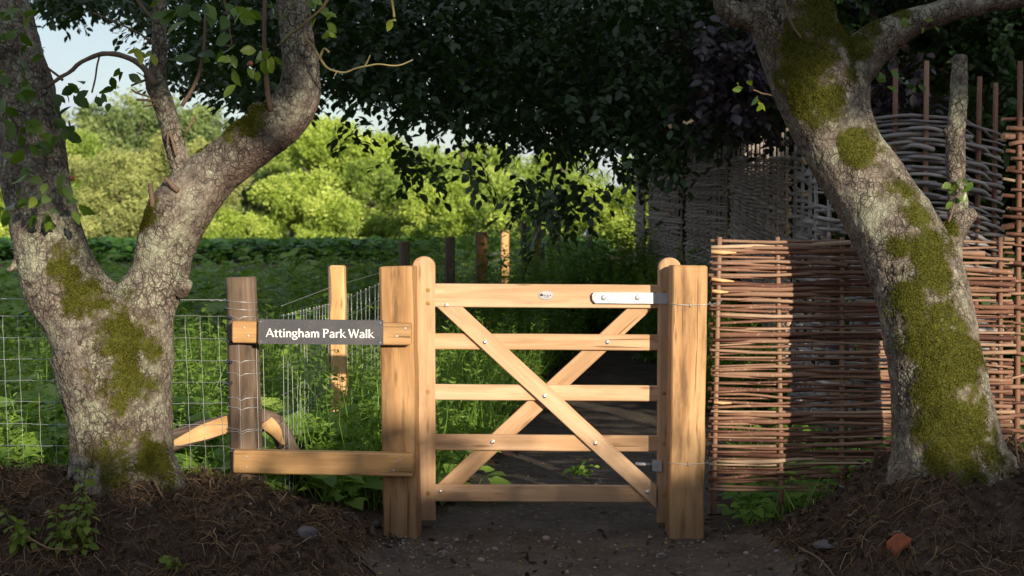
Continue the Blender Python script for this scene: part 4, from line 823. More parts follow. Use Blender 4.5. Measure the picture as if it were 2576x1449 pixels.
# ---------------------------------------------------------------- trees behind
def sprays(L, C, n_leaf, llen, spread, droop, tone, tsd=.14):
    """leafy twigs: each centre gets a drooping twig with leaves set along it in one plane"""
    C = C[(sunray(C, (-.08, 16.6, 1.25)) > .55)&(sunray(C, (-.31, 14.8, 1.2)) > .34)]      # the gaps through which the evening sun reaches two of the stakes
    n = len(C); ang = rng.uniform(0, 2*math.pi, n); T = np.stack([np.cos(ang), np.sin(ang), -droop*rng.uniform(.2, 1.6, n)], -1); T /= np.linalg.norm(T, axis=1)[:, None]
    Sd = np.cross(T, np.array([0, 0, 1.0])); Sd /= np.linalg.norm(Sd, axis=1)[:, None]; N = np.cross(Sd, T)
    for k in range(n_leaf):
        f_ = k/(n_leaf-1); side = 1 if k % 2 else -1
        P = C+T*(f_-.3)[..., None]*spread if np.ndim(f_) else C+T*(f_-.3)*spread
        P = P+np.array([0, 0, -.12*spread*f_*f_])+rng.normal(0, .02*spread, (n, 3)); D = T*.6+Sd*side*.8*(1-.6*f_)+rng.normal(0, .22, (n, 3))+np.array([0, 0, -.15])
        l = llen*rng.uniform(.7, 1.2, n); L.add(P, D, N+rng.normal(0, .35, (n, 3)), l, l*rng.uniform(.55, .7, n), np.clip(tone+rng.normal(0, tsd, n), 0, 1))
# beech: a wide low-hanging crown over the path, its lower edge given at a few places
edge_x = [-60, 90, 200, 330, 420, 560, 700, 820, 860, 960, 1100, 1280, 1400, 1500, 1600, 1750, 1900, 2050, 2300, 2700]
edge_y = [-40, 0, 40, 110, 190, 215, 275, 185, 195, 240, 285, 325, 355, 340, 335, 330, 330, 325, 290, 290]
def beechpts(n, x0, x1, y0, Ya, Yb, pw=1.0):
    x = rng.uniform(x0, x1, n); Y = rng.uniform(Ya, Yb, n); yb = np.interp(x, edge_x, edge_y)+28*vnoise(np.stack([x, Y*40], -1), 1/75, 5)+22*vnoise(np.stack([x, Y*40], -1), 1/30, 6)
    y = y0+(yb-y0)*rng.random(n)**pw; return x, y, Y
bt = thing('beech_tree', 'huge dark beech whose low leafy crown hangs over the path behind the gate', 'tree', (2.55, 14.3, .4))
L = Leaves(); x, y, Y = beechpts(8600, 80, 2700, -160, 9.5, 15.5, .8)
hole = (x < 620)&(((x-250)/150)**2+((y-150)/140)**2 < 1) | ((x < 560)&(rng.random(len(x)) < .52)) | ((x > 1760)&(x < 1960)&(y > 60)&(y < 300)&(rng.random(len(x)) < .6))
sprays(L, at(x, y, Y)[~hole], 9, .078, .34, .55, .38)
x = rng.uniform(820, 1620, 80); Y = rng.uniform(9.5, 12, 80); y = np.interp(x, edge_x, edge_y)+rng.uniform(-20, 30, 80); sprays(L, at(x, y, Y), 8, .075, .32, .9, .35)
for cx, cy in ((1400, 490), (1440, 500), (1470, 470), (1350, 500), (1320, 470), (1380, 540), (1180, 425), (1060, 415), (1000, 385), (890, 320), (1540, 375), (1580, 390), (1620, 375), (1650, 395), (1600, 350), (1680, 380), (1700, 400)): sprays(L, at(cx+rng.normal(0, 16, 7), cy+rng.normal(0, 16, 7), 9.8+rng.normal(0, .3, 7)), 8, .075, .3, 1.2, .4)
n = 2600; P = np.column_stack([rng.uniform(.6, 7.5, n), rng.uniform(9.5, 19, n), rng.uniform(4.2, 8.5, n)]); sprays(L, P, 5, .17, .5, .4, .35)
n = 4200; P = np.column_stack([rng.uniform(-.6, 7, n), rng.uniform(15.5, 21, n), rng.uniform(2.2, 5.2, n)]); P[:, 2] = np.maximum(P[:, 2], np.interp(P[:, 0], [0, 1.2, 2.4, 3.5], [3.5, 3.1, 2.6, 2.2])); sprays(L, P, 7, .13, .5, .4, .2)
L.into(MB(), OVATE).build('crown', M['l_beech'], bt)
mb = MB(); tube(mb, curve([at(1965, 640, 14.3), at(1940, 400, 14.3), at(1935, 250, 14.3), at(1925, 0, 14.3), at(1900, -500, 14.3)], 30), np.linspace(.20, .13, 30), 14); mb.build('trunk', M['bark_dark'], bt)
mb = MB()
for p in ([(1930, 60, 14.3), (1700, 150, 13), (1450, 300, 11.5), (1390, 440, 10.6), (1380, 520, 10.4)], [(1925, -50, 14.3), (1500, 60, 13), (1150, 220, 12), (1000, 350, 11)], [(1920, -150, 14.3), (1200, -60, 13), (700, 120, 12), (480, 230, 11.5)], [(1932, 230, 14.3), (1760, 300, 13), (1560, 350, 11.4), (1450, 430, 10.5)]):
    p = np.array(p, float); c = curve(p, 24); tube(mb, at(c[:, 0], c[:, 1], c[:, 2]), np.linspace(.035, .006, 24), 6)
mb.build('limb', M['bark_dark'], bt)
cb = thing('copper_beech_tree', 'purple-leaved beech seen in the shade beside the leaning mossy trunk', 'tree', (3.6, 11.8, .4))
L = Leaves()
for cx, cy, sx, sy, nn in ((1860, 130, 70, 50, 90), (1860, 250, 60, 60, 90), (2260, 180, 50, 50, 60), (2330, 130, 60, 30, 40), (2290, 260, 50, 30, 30)): sprays(L, at(cx+rng.normal(0, sx, nn), cy+rng.normal(0, sy, nn), rng.uniform(9.3, 10.3, nn)), 9, .085, .34, .7, .5, .2)
n = 500; P = np.column_stack([rng.uniform(2.0, 5, n), rng.uniform(10, 13, n), rng.uniform(3.2, 6, n)]); sprays(L, P, 6, .13, .5, .4, .5, .2)
L.into(MB(), OVATE).build('crown', M['l_copper'], cb)
tube(MB(), curve([(3.7, 11.8, .2), (3.6, 11.8, 2), (3.4, 11.6, 4.5)], 14), np.linspace(.14, .08, 14), 10).build('trunk', M['bark_dark'], cb)

def far_tree(label, x, ytop, Y, wpx, mat, nclump, csize, squash=1.0, tone=.5, base=None, name='tree'):
    top = at(x, ytop, Y); gz = float(height(top[0], Y)) if base is None else base; H = top[2]-gz; Rw = wpx/2/ppm(Y)
    o = thing(name, label, 'tree', (top[0], Y, gz), 'trees at the far side of the field')
    mb = MB(); tube(mb, curve([(top[0], Y, gz-.3), (top[0]+.1*Rw, Y, gz+H*.4), (top[0], Y, gz+H*.85)], 12), np.linspace(.045*H, .01*H, 12), 8)
    for q in range(6):
        a = rng.uniform(0, 6.28); h_ = rng.uniform(.25, .6)*H; tube(mb, curve([(top[0], Y, gz+h_), (top[0]+math.cos(a)*Rw*.4, Y+math.sin(a)*Rw*.4, gz+h_+H*.12), (top[0]+math.cos(a)*Rw*.75, Y+math.sin(a)*Rw*.7, gz+h_+H*.22)], 8), np.linspace(.016*H, .004*H, 8), 5)
    mb.build('trunk', M['bark_dark'], o)
    nb = 34; u = rvec(nb); rad = rng.uniform(.25, .86, nb); zc = gz+H*.56
    B = np.column_stack([top[0]+u[:, 0]*Rw*rad, Y+u[:, 1]*Rw*rad*.9, zc+u[:, 2]*H*.45*rad*squash]); B[:8, 2] = gz+H*rng.uniform(.06, .30, 8); B[:8, 1] = Y-Rw*rng.uniform(.2, .75, 8); B[:8, 0] = top[0]+Rw*rng.uniform(-.95, .95, 8); br = rng.uniform(.17, .36, nb)*min(Rw, H*.5)
    per = nclump//nb; MBc = MB(); w = []
    tb = []
    for c, r in zip(B, br):
        d = rvec(per); d[:, 1] = np.where(rng.random(per) < .55, -np.abs(d[:, 1]), d[:, 1]); rr = r*rng.uniform(.55, 1.12, per)[:, None]
        P = c+d*rr*np.array([1, 1, .8]); P = P[P[:, 2] > gz+.02]; w.append(np.column_stack([P, d[:len(P)]*0+(P-c)])); tb.append(np.full(len(P), rng.normal(0, .16))+.22*(P[:, 2]-c[2])/r)  # random tone per leaf ball, tops painted lighter for light and dark contrast
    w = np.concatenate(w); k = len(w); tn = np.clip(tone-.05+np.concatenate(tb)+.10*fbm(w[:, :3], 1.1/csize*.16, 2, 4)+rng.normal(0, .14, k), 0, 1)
    for q in range(3):
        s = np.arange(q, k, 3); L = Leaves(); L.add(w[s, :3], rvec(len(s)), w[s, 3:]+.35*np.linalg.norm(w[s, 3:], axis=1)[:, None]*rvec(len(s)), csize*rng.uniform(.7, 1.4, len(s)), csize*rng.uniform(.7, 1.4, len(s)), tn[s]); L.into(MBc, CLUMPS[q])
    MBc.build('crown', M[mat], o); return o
for a_ in (('dark green woodland tree on the hill, leftmost below the clouds', 215, 215, 118, 280, 'l_far4', 2295, .85), ('dark green woodland tree on the hill, right of the cut-off twigs', 330, 212, 125, 268, 'l_far4', 2295, .9), ('dark green hill tree, showing right beside the upright young branch', 425, 205, 130, 317, 'l_far4', 2295, .9),
           ('dark green hill tree showing below the beech leaves, left of the upper limb', 545, 250, 122, 280, 'l_far4', 2160, .9), ('olive-green hill tree behind the bend of the right limb', 690, 252, 116, 300, 'l_far4', 2200, .85), ('dark bluish tree beneath the bent right limb of the forked tree', 600, 400, 90, 317, 'l_far4', 2430, .6),
           ('bright green dense tree showing right beside the left limb', 215, 312, 84, 256, 'l_far2', 3510, .42), ('pale yellowish willow between the two limbs of the forked tree', 340, 330, 72, 366, 'l_far3', 5670, .30), ('pale willow-like tree right of the upright young branch', 500, 350, 76, 256, 'l_far3', 3780, .32),
           ('bright yellow-green tree showing left of the forked tree', 10, 395, 62, 268, 'l_far1', 3240, .32), ('bright tree low under the bent limb, over the crop', 590, 520, 60, 183, 'l_far1', 2025, .3), ('sunlit yellow-green tree above the name board', 725, 395, 62, 292, 'l_far1', 4320, .30), ('sunlit bright tree rising behind the bent limb, under the beech leaves', 860, 255, 80, 366, 'l_far1', 4860, .40),
           ('light green tree above the left gate post', 960, 400, 66, 280, 'l_far2', 4050, .32), ('tall olive-green tree behind the middle of the gate', 1160, 330, 82, 366, 'l_far2', 4860, .42), ('light yellow-green tree above the row of stakes', 1090, 440, 60, 244, 'l_far1', 3240, .30), ('green tree above the sunlit stake', 1290, 400, 64, 292, 'l_far2', 4050, .32),
           ('sunlit tree showing at the left end of the willow hurdles', 1625, 370, 72, 240, 'l_far1', 2600, .34), ('sunlit tree just left of the willow hurdles', 1490, 430, 60, 280, 'l_far1', 3780, .30), ('olive-green tree filling the back behind the hanging beech tip', 1410, 350, 84, 317, 'l_far2', 4050, .42), ('mid-green tree between the yellow tree and the beech, far back', 1010, 330, 96, 317, 'l_far4', 2700, .5), ('deep green tree behind the sunlit tree above the board', 790, 262, 92, 341, 'l_far2', 2970, .5),
           ('dark tree in the gap behind the pale willow', 440, 430, 96, 366, 'l_far4', 2430, .55), ('bright small tree right of the sunlit tree, over the crop', 830, 480, 58, 207, 'l_far1', 2430, .28), ('small sunlit tree low behind the middle stakes', 1210, 490, 56, 244, 'l_far1', 2700, .28)): far_tree(*a_)

# oak and hedge added out of view, shaped to shade beech and foreground
def shade(name, label, cat, c, rx, ry, rz, n, size, keep=None):
    o = thing(name, label, cat, (c[0], c[1], -.3)); u = rvec(n); P = np.array(c)+u*rng.random(n)[:, None]**.4*np.array([rx, ry, rz])
    if keep is not None: P = P[keep(P)]
    k = len(P); MBc = MB()
    for q in range(3):
        s = np.arange(q, k, 3); L = Leaves(); L.add(P[s], rvec(len(s)), rvec(len(s)), size*rng.uniform(.7, 1.3, len(s)), size*rng.uniform(.7, 1.3, len(s)), rng.random(len(s))); L.into(MBc, CLUMPS[q])
    MBc.build('crown', M['l_shade'], o); tube(MB(), [(c[0], c[1], -.4), (c[0]+.1, c[1], c[2]*.5), (c[0], c[1], c[2])], [.35, .3, .15], 12).build('trunk', M['bark_dark'], o)
shade('shade_oak', 'unseen oak added behind the viewer, its high crown shaped to shade the beech', 'tree', (9.5, -8, 7.0), 10.0, 2.6, 2.0, 15000, .62, lambda P: (P[:, 2] > np.interp(P[:, 0], [2, 4.4, 4.75, 5.2, 6.3, 8.4, 9.2, 12], [4.9, 5.0, 5.5, 6.1, 6.5, 6.5, 6.1, 6.5])+.2*vnoise(P, .8, 3))&(sunray(P, (-.08, 16.6, 1.25)) > .85)&(sunray(P, (-.31, 14.8, 1.2)) > .5)&(sunray(P, (-1.07, 8.8, 1.0)) > .4)&~((P[:, 0] < 8.3)&(P[:, 2] > 6.0)&(vnoise(P[:, [0, 2]], 1.1, 21) > .0))&(vnoise(P[:, [0, 2]], 1.5, 23) < .42))
shade('hedge', 'unseen tall hedge added behind the viewer to shade the foreground', 'hedge', (8, -8, 1.4), 9.5, 1.2, 3.6, 15000, .5, lambda P: (P[:, 2] < 3.82+.18*vnoise(P, 1.3, 4))&(P[:, 2] > -.3))
shade('holly_tree', 'dark evergreen holly in deep shade behind the grey hurdles, right of the leaning tree', 'tree', (4.6, 12.3, 2.0), 2.2, 1.0, 2.4, 9000, .26)
shade('holly_tree', 'dark evergreen holly behind the row of willow hurdles, under the beech', 'tree', (2.98, 17.2, 1.9), 1.15, 3.6, 1.9, 9000, .28)

# ---------------------------------------------------------------- low plants
def inview(x, y, m=1.08): return np.abs(x) < .36*m*y+.15
STEM = MB()
def nettles(L, x, y, H, ls, tone, pairs=7, stem=True):
    """upright plants with opposite toothed leaves, getting smaller towards the tip"""
    n = len(x); b = ground(x, y); lean = rng.normal(0, .16, (n, 2)); a0 = rng.uniform(0, 6.28, n)
    for k in range(pairs):
        f_ = (k+1)/pairs; c = b+np.stack([lean[:, 0]*H*f_*f_, lean[:, 1]*H*f_*f_, H*f_], -1); a = a0+k*math.pi/2+rng.normal(0, .25, n)
        for sg_ in (0, math.pi):
            d = np.stack([np.cos(a+sg_), np.sin(a+sg_), -.35+.7*f_+rng.normal(0, .25, n)], -1); l = ls*(1.15-.62*f_)*rng.uniform(.75, 1.25, n)
            L.add(c, d, np.stack([-d[:, 0]*.4, -d[:, 1]*.4, np.ones(n)], -1)+rng.normal(0, .2, (n, 3)), l, l*rng.uniform(.48, .7, n), np.clip(tone+.12*f_+rng.normal(0, .1, n), 0, 1))
    if stem:
        tip = b+np.stack([lean[:, 0]*H, lean[:, 1]*H, H], -1); Bl.add(b, tip-b, rng.normal(size=(n, 3))+[0, -1, 0], np.linalg.norm(tip-b, axis=1), .007, np.clip(tone-.1, 0, 1))
def broad(L, x, y, H, ls, tone, k=6):
    n = len(x); b = ground(x, y)
    for q in range(k):
        a = rng.uniform(0, 6.28, n); e = rng.uniform(.1, .75, n); s = np.stack([np.cos(a)*.5*H, np.sin(a)*.5*H, H*rng.uniform(.35, 1, n)], -1)
        d = np.stack([np.cos(a), np.sin(a), e-.45], -1); l = ls*rng.uniform(.6, 1.2, n); L.add(b+s, d, np.stack([-d[:, 0]*.5, -d[:, 1]*.5-.25, np.ones(n)], -1)+rng.normal(0, .18, (n, 3)), l, l*rng.uniform(.6, .82, n), np.clip(tone+rng.normal(0, .1, n), 0, 1))
        Bl.add(b, s, rng.normal(size=(n, 3)), np.linalg.norm(s, axis=1), .01, np.clip(tone, 0, 1))
def feather(L, x, y, H, tone, k=26, ls=.05):
    n = len(x); b = ground(x, y); lean = rng.normal(0, .2, (n, 2))
    for q in range(k):
        f_ = rng.uniform(.12, 1, n); a = rng.uniform(0, 6.28, n); c = b+np.stack([lean[:, 0]*H*f_, lean[:, 1]*H*f_, H*f_], -1); d = np.stack([np.cos(a), np.sin(a), rng.uniform(-.1, .9, n)], -1); l = ls*rng.uniform(.6, 1.4, n)*(1.2-.6*f_)
        L.add(c, d, rvec(n), l, l*rng.uniform(.18, .34, n), np.clip(tone+rng.normal(0, .13, n), 0, 1))
def grass(x, y, H, tone, w=.006):
    n = len(x); b = ground(x, y); d = np.stack([rng.normal(0, .35, n), rng.normal(0, .35, n), np.ones(n)], -1); Bl.add(b, d, rvec(n)*np.array([1, 1, .2]), H, w, np.clip(tone+rng.normal(0, .12, n), 0, 1))
def scatter(n, y0, y1, cond, pw=1.0):
    y = y0+(y1-y0)*rng.random(n*3)**pw; x = rng.uniform(-1, 1, n*3)*(.36*1.1*y+.3); ok = cond(x, y); return x[ok][:n], y[ok][:n]
xl = lambda y: np.interp(y, *PL); xr = lambda y: np.interp(y, *PR)
def patch(x, y, sc_, s, lo): return vnoise(np.stack([x, y], -1), sc_, s) > lo
field = lambda x, y: (x < xf(np.maximum(y, 6.6))-.03)
verge = lambda x, y: (x > xf(np.maximum(y, 6.6))+.03)&(x < xl(y)-.02+.08*vnoise(np.stack([x, y], -1), 3, 2))
# weeds in the field behind the netting
Bl = Leaves(); Lo = Leaves(); Lh = Leaves(); Lr = Leaves()
x, y = scatter(1500, 6.75, 12, lambda x, y: field(x, y)&patch(x, y, .9, 11, -.35)); nettles(Lo, x, y, rng.uniform(.16, .46, len(x)), rng.uniform(.045, .08, len(x)), .52)
soilstrip = lambda x, y: (x < -1.3)&(y > 21.2)
x, y = scatter(1300, 9, 22, lambda x, y: field(x, y)&(x > -6)&~soilstrip(x, y)); nettles(Lo, x, y, rng.uniform(.25, .75, len(x)), rng.uniform(.07, .12, len(x)), .46, 6)
x, y = scatter(420, 14, 24, lambda x, y: field(x, y)&~soilstrip(x, y)); broad(Lh, x, y, rng.uniform(.2, .55, len(x)), .2, .45, 6)
x, y = scatter(170, 6.8, 11, lambda x, y: field(x, y)&patch(x, y, .8, 12, .05)); broad(Lh, x, y, rng.uniform(.12, .34, len(x)), .17, .48, 6)
x, y = scatter(520, 6.75, 11, lambda x, y: field(x, y)&patch(x, y, 1.1, 13, -.05)); feather(Lr, x, y, rng.uniform(.14, .4, len(x)), .6)
x, y = scatter(9000, 6.7, 15, field); grass(x, y, rng.uniform(.06, .26, len(x)), .55)
x, y = scatter(2600, 6.7, 9.5, field); broad(Lh, x, y, rng.uniform(.02, .12, len(x)), .05, .62, 4)
# verge between the netting and the path
x, y = scatter(520, 6.95, 13, verge); nettles(Lo, x, y, rng.uniform(.25, .7, len(x)), rng.uniform(.05, .085, len(x)), .42, 8)
x, y = scatter(420, 6.95, 12, verge); feather(Lr, x, y, rng.uniform(.25, .75, len(x)), .55, 40, .055)
x, y = scatter(130, 6.9, 9, verge); broad(Lh, x, y, rng.uniform(.08, .3, len(x)), .12, .5, 6)
x, y = scatter(5200, 6.9, 16, verge); grass(x, y, rng.uniform(.15, .7, len(x)), .5, .007)
x, y = scatter(700, 12, 25, lambda x, y: verge(x, y)|((x > xf(y)-1.2)&(x < xf(y)))); nettles(Lo, x, y, rng.uniform(.6, 1.25, len(x)), rng.uniform(.09, .14, len(x)), .3, 9)
x, y = scatter(300, 12, 24, lambda x, y: verge(x, y)|((x > xf(y)-1.4)&(x < xf(y)))); feather(Lr, x, y, rng.uniform(.6, 1.15, len(x)), .4, 40, .09)
# under the near hurdle and along its back
x, y = scatter(500, 6.55, 9.5, lambda x, y: (x > xr(y)+.05)&(x < 3.2)); broad(Lh, x, y, rng.uniform(.04, .22, len(x)), .07, .4, 5)
x, y = scatter(700, 6.5, 9.5, lambda x, y: (x > xr(y)+.02)&(x < 3.2)); grass(x, y, rng.uniform(.06, .2, len(x)), .5)
mb = MB(); Lo.into(mb, OVATE); Lh.into(mb, HEART); Lr.into(mb, RHOMB); Bl.into(mb, BLADE); tag(mb.build('undergrowth', M['l_weed']), kind='stuff')
# bushy weeds beside the hurdles and the dark shrub at the bend
def bush(name, label, cx, cy, rx, ry, H, n, ls, tone, mat, grp=None, feath=.35):
    global Bl
    o = thing(name, label, 'shrub', (cx, cy, float(height(cx, cy))), grp); Bl = Leaves(); La = Leaves(); Lb = Leaves(); a = rng.uniform(0, 6.28, n); r = np.sqrt(rng.random(n)); x = cx+rx*r*np.cos(a); y = cy+ry*r*np.sin(a)
    h_ = H*(1-.55*r*r)*rng.uniform(.75, 1.15, n); k = int(n*feath); nettles(La, x[k:], y[k:], h_[k:], ls*rng.uniform(.7, 1.2, n-k), tone, 9)
    if k: feather(Lb, x[:k], y[:k], h_[:k], tone+.08, 46, ls*.75)
    mb = MB(); La.into(mb, OVATE); Lb.into(mb, RHOMB); mb.build('foliage', M[mat], o); Bl.into(MB(), BLADE).build('stem', M[mat], o); return o
bush('shrub', 'dark leafy shrub at the bend of the path, right of the last stakes', 1.0, 16.9, .55, .7, 1.25, 260, .10, .12, 'l_weed', None, .1)
bush('nettle_clump', 'tall pale green weeds hiding the foot of the farthest willow hurdle', xw(1580, 16.5)+.05, 16.5, .42, .7, 1.5, 260, .10, .42, 'l_weed', 'weeds along the willow hurdles', .55)
bush('nettle_clump', 'tall weeds in front of the second willow hurdle, above the top gate rail', xw(1690, 14.2)+.1, 14.2, .45, .6, 1.18, 280, .09, .36, 'l_weed', 'weeds along the willow hurdles', .5)
bush('nettle_clump', 'low weeds at the foot of the nearest willow hurdle, left of the red-brown hurdle', xw(1790, 12.2), 12.2, .35, .6, .95, 240, .085, .32, 'l_weed', 'weeds along the willow hurdles', .4)
bush('nettle_clump', 'weeds right behind the end of the red-brown hurdle', xw(1880, 10.6), 10.6, .3, .4, .62, 150, .08, .3, 'l_weed', 'weeds along the willow hurdles', .3)
# large-leaved plants standing out of the weeds
for lab, cx, cy, H, ls, nn in (('big-leaved burdock behind the netting, between the forked tree and the round post', 520, 7.9, .34, .26, 3), ('big-leaved burdock behind the netting, under the name board', 775, 7.75, .36, .26, 4), ('big-leaved burdock behind the netting, left of the forked tree', 130, 7.8, .36, .28, 4),
                               ('big-leaved burdock at the left edge of the netting', 40, 8.6, .36, .25, 3), ('dock plant with upright pale leaves in the field, above the top wire', 520, 14.0, .5, .3, 3), ('low broad-leaved plant beside the path, seen through the lower bars of the gate', 1118, 7.3, .16, .13, 3)):
    X = xw(cx, cy); o = thing('burdock_plant', lab, 'plant', (X, cy, float(height(X, cy)))); Bl = Leaves(); L = Leaves(); broad(L, X+rng.normal(0, .10, nn), cy+rng.normal(0, .10, nn), np.full(nn, H), np.full(nn, ls), .6, 7); L.into(MB(), HEART).build('foliage', M['l_weed'], o); Bl.into(MB(), BLADE).build('stem', M['l_weed'], o)
# crop in the field
L = Leaves()
for row in np.arange(27.2, 44, 1.15):
    n = 620; x = rng.uniform(-.40*row, min(.06*row, 2.5), n); y = row+rng.normal(0, .16, n); b = ground(x, y)
    for q in range(5):
        a = rng.uniform(0, 6.28, n); d = np.stack([np.cos(a), np.sin(a), rng.uniform(-.3, .5, n)], -1); l = rng.uniform(.12, .24, n)
        L.add(b+np.stack([rng.normal(0, .16, n), rng.normal(0, .16, n), rng.uniform(.08, .42, n)], -1), d, np.stack([d[:, 0]*0, d[:, 0]*0-.3, np.ones(n)], -1)+rng.normal(0, .3, (n, 3)), l, l*.75, np.clip(.45+rng.normal(0, .17, n), 0, 1))
tag(L.into(MB(), HEART).build('crop', M['l_crop']), kind='stuff')

# single plants
def sprig(name, label, stems, mat='l_nettle', cat='plant', ls=.045):
    o = thing(name, label, cat, at(*stems[0][0][0], stems[0][1])); L = Leaves(); mb = MB()
    for pts, Y, np_ in stems:
        c = curve(np.array(pts, float), np_*2+2); P = at(c[:, 0], c[:, 1], Y); tube(mb, P, np.linspace(.0035, .0015, len(P)), 5); a = rng.uniform(0, 6.28)
        for k in range(1, len(P)):
            f_ = k/len(P); a += 1.57
            for s_ in (0, math.pi):
                d = np.array([math.cos(a+s_)+rng.normal(0, .3), math.sin(a+s_)*.8, -.45+rng.normal(0, .38)]); l = ls*(1.15-.5*f_)*rng.uniform(.55, 1.3)
                if rng.random() < .12: continue
                L.add(P[k]+.012*d+rng.normal(0, .003, 3), d, np.array([d[0]*.3, -.7, .7])+rng.normal(0, .45, 3), l, l*rng.uniform(.5, .65), np.clip(.5+rng.normal(0, .18), 0, 1))
    mb.build('stem', M[mat], o); L.into(MB(), OVATE).build('foliage', M[mat], o)
sprig('weed', 'tall yellow-green weed climbing before the foot of the forked tree', [([(190, 1360), (200, 1290), (212, 1225), (214, 1175)], 5.55, 9), ([(205, 1400), (215, 1350), (222, 1300), (218, 1255)], 5.5, 7)], ls=.048)
sprig('weed', 'smaller yellow-green weed left of the tall one at the bank', [([(150, 1385), (145, 1330), (140, 1275)], 5.5, 5), ([(150, 1385), (165, 1345), (180, 1310)], 5.5, 4)], ls=.05)
sprig('weed', 'drooping pale weed at the lower left edge of the bank', [([(60, 1370), (40, 1330), (12, 1280)], 5.5, 5), ([(60, 1375), (75, 1350), (72, 1325)], 5.5, 3)], ls=.055)
sprig('weed', 'little yellow-green sprout low on the bank below the round post', [([(425, 1425), (428, 1412), (432, 1400)], 5.45, 3), ([(430, 1425), (445, 1418), (450, 1414)], 5.45, 2)], ls=.04)
sprig('weed', 'small yellow-leaved weed at the foot of the round post', [([(560, 1270), (552, 1245), (545, 1230)], 6.2, 3), ([(565, 1272), (590, 1262), (600, 1255)], 6.2, 3)], ls=.04)
sprig('weed', 'dark green weed growing in front of the pale split stake', [([(850, 1150), (852, 1100), (856, 1060)], 7.6, 5), ([(855, 1150), (880, 1110), (890, 1085)], 7.6, 4)], 'l_weed', ls=.08)
sprig('weed', 'pulled-up green weed lying on the path behind the bottom bars', [([(1440, 1178), (1460, 1172), (1485, 1175)], 7.9, 6), ([(1450, 1180), (1470, 1182), (1490, 1170)], 7.9, 5)], 'l_weed', ls=.05)

# ---------------------------------------------------------------- litter, stones
def bankmask(x, y): return ((x < -.62)&(y < 6.5)) | ((x > 1.12)&(y < 6.5))
mb = MB(); n = 4600; x = rng.uniform(-2.5, 2.5, n*3); y = rng.uniform(4.9, 6.45, n*3); ok = bankmask(x, y)&inview(x, y, 1.15)&(vnoise(np.stack([x, y], -1), 3, 77) > -.45); x, y = x[ok][:n], y[ok][:n]
for i in range(len(x)):
    l = rng.uniform(.03, .16); a = rng.uniform(0, 6.28); m_ = 6; t = np.linspace(-1, 1, m_); b = rng.normal(0, .35)
    px = x[i]+l/2*(np.cos(a)*t-np.sin(a)*b*t*t); py = y[i]+l/2*(np.sin(a)*t+np.cos(a)*b*t*t); pz = height(px, py)+.004+rng.uniform(0, .035)*(1-t*t)+rng.normal(0, .006, m_)
    tube(mb, np.column_stack([px, py, pz]), rng.uniform(.0007, .0022), 3, np.clip(rng.normal(.43, .2), 0, .95), cap=False)
n = 130; x = rng.uniform(-2.4, 2.4, n); y = rng.uniform(5.1, 6.4, n); ok = bankmask(x, y); x, y = x[ok], y[ok]
for i in range(len(x)):
    l = rng.uniform(.03, .08); d = np.array([rng.normal(0, .5), rng.normal(0, .4), 1.0]); p = ground(x[i], y[i]); tube(mb, [p, p+d*l], rng.uniform(.0014, .003), 4, rng.uniform(.5, 1))
tag(mb.build('dead_roots', M['straw']), kind='stuff')
L = Leaves(); n = 5200; x = rng.uniform(-2.5, 2.5, n*2); y = rng.uniform(4.9, 6.7, n*2); ok = (bankmask(x, y)|(rng.random(n*2) < .06))&inview(x, y, 1.15); x, y = x[ok][:n], y[ok][:n]; k = len(x)
L.add(ground(x, y)+np.column_stack([np.zeros((k, 2)), rng.uniform(.002, .035, k)]), rng.normal(size=(k, 3))*[1, 1, .6], rng.normal(size=(k, 3))*.9+[0, -.3, .5], rng.uniform(.015, .05, k), rng.uniform(.008, .028, k), np.clip(rng.normal(.35, .25, k), 0, 1)); tag(L.into(MB(), OVATE).build('dead_leaves', M['deadleaf']), kind='stuff')
L = Leaves(); n = 420; x = rng.uniform(-.7, 1.5, n); y = rng.uniform(5.4, 10.5, n); L.add(ground(x, y)+[0, 0, .012], rng.normal(size=(n, 3))*[1, 1, .15], rng.normal(size=(n, 3))*.3+[0, 0, 1], rng.uniform(.012, .03, n), rng.uniform(.008, .016, n), np.clip(rng.normal(.55, .3, n), 0, 1)); tag(L.into(MB(), RHOMB).build('fallen_leaves', M['l_pear']), kind='stuff')
ICO = bmesh.new(); bmesh.ops.create_icosphere(ICO, subdivisions=2, radius=1); IV = np.array([v.co[:] for v in ICO.verts]); IF = np.array([[v.index for v in f.verts] for f in ICO.faces]); ICO.free()
def rock(mb, c, s, sd, tone=.5, rough=.22, flat=.6, V0=None, F0=None):
    V = IV.copy(); V = V*(1+rough*fbm(V+sd*3.7, 1.1, 3, sd % 50)[:, None]*1.6)*np.array([1, rng.uniform(.6, 1), flat]); V = np.clip(V, -.86, .86); a = rng.uniform(0, 6.28); ca, sa = math.cos(a), math.sin(a)
    V = V@np.array([[ca, sa, 0], [-sa, ca, 0], [0, 0, 1]]); mb.add(np.asarray(c)+V*s, [IF], tone); return mb
mb = MB(); IV_, IF_ = IV, IF
ICO = bmesh.new(); bmesh.ops.create_icosphere(ICO, subdivisions=1, radius=1); IV = np.array([v.co[:] for v in ICO.verts]); IF = np.array([[v.index for v in f.verts] for f in ICO.faces]); ICO.free()
pts = []
for cx, cy, sx, sy, n in ((-.42, 6.32, .16, .14, 190), (-.2, 6.15, .35, .22, 150), (.3, 6.3, .6, .3, 170), (.5, 7.4, .6, .7, 150), (-.75, 6.5, .16, .14, 60), (1.15, 6.15, .25, .22, 90), (.5, 5.85, .9, .2, 120)):
    pts.append(np.column_stack([rng.normal(cx, sx, n), rng.normal(cy, sy, n)]))
pts = np.concatenate(pts)
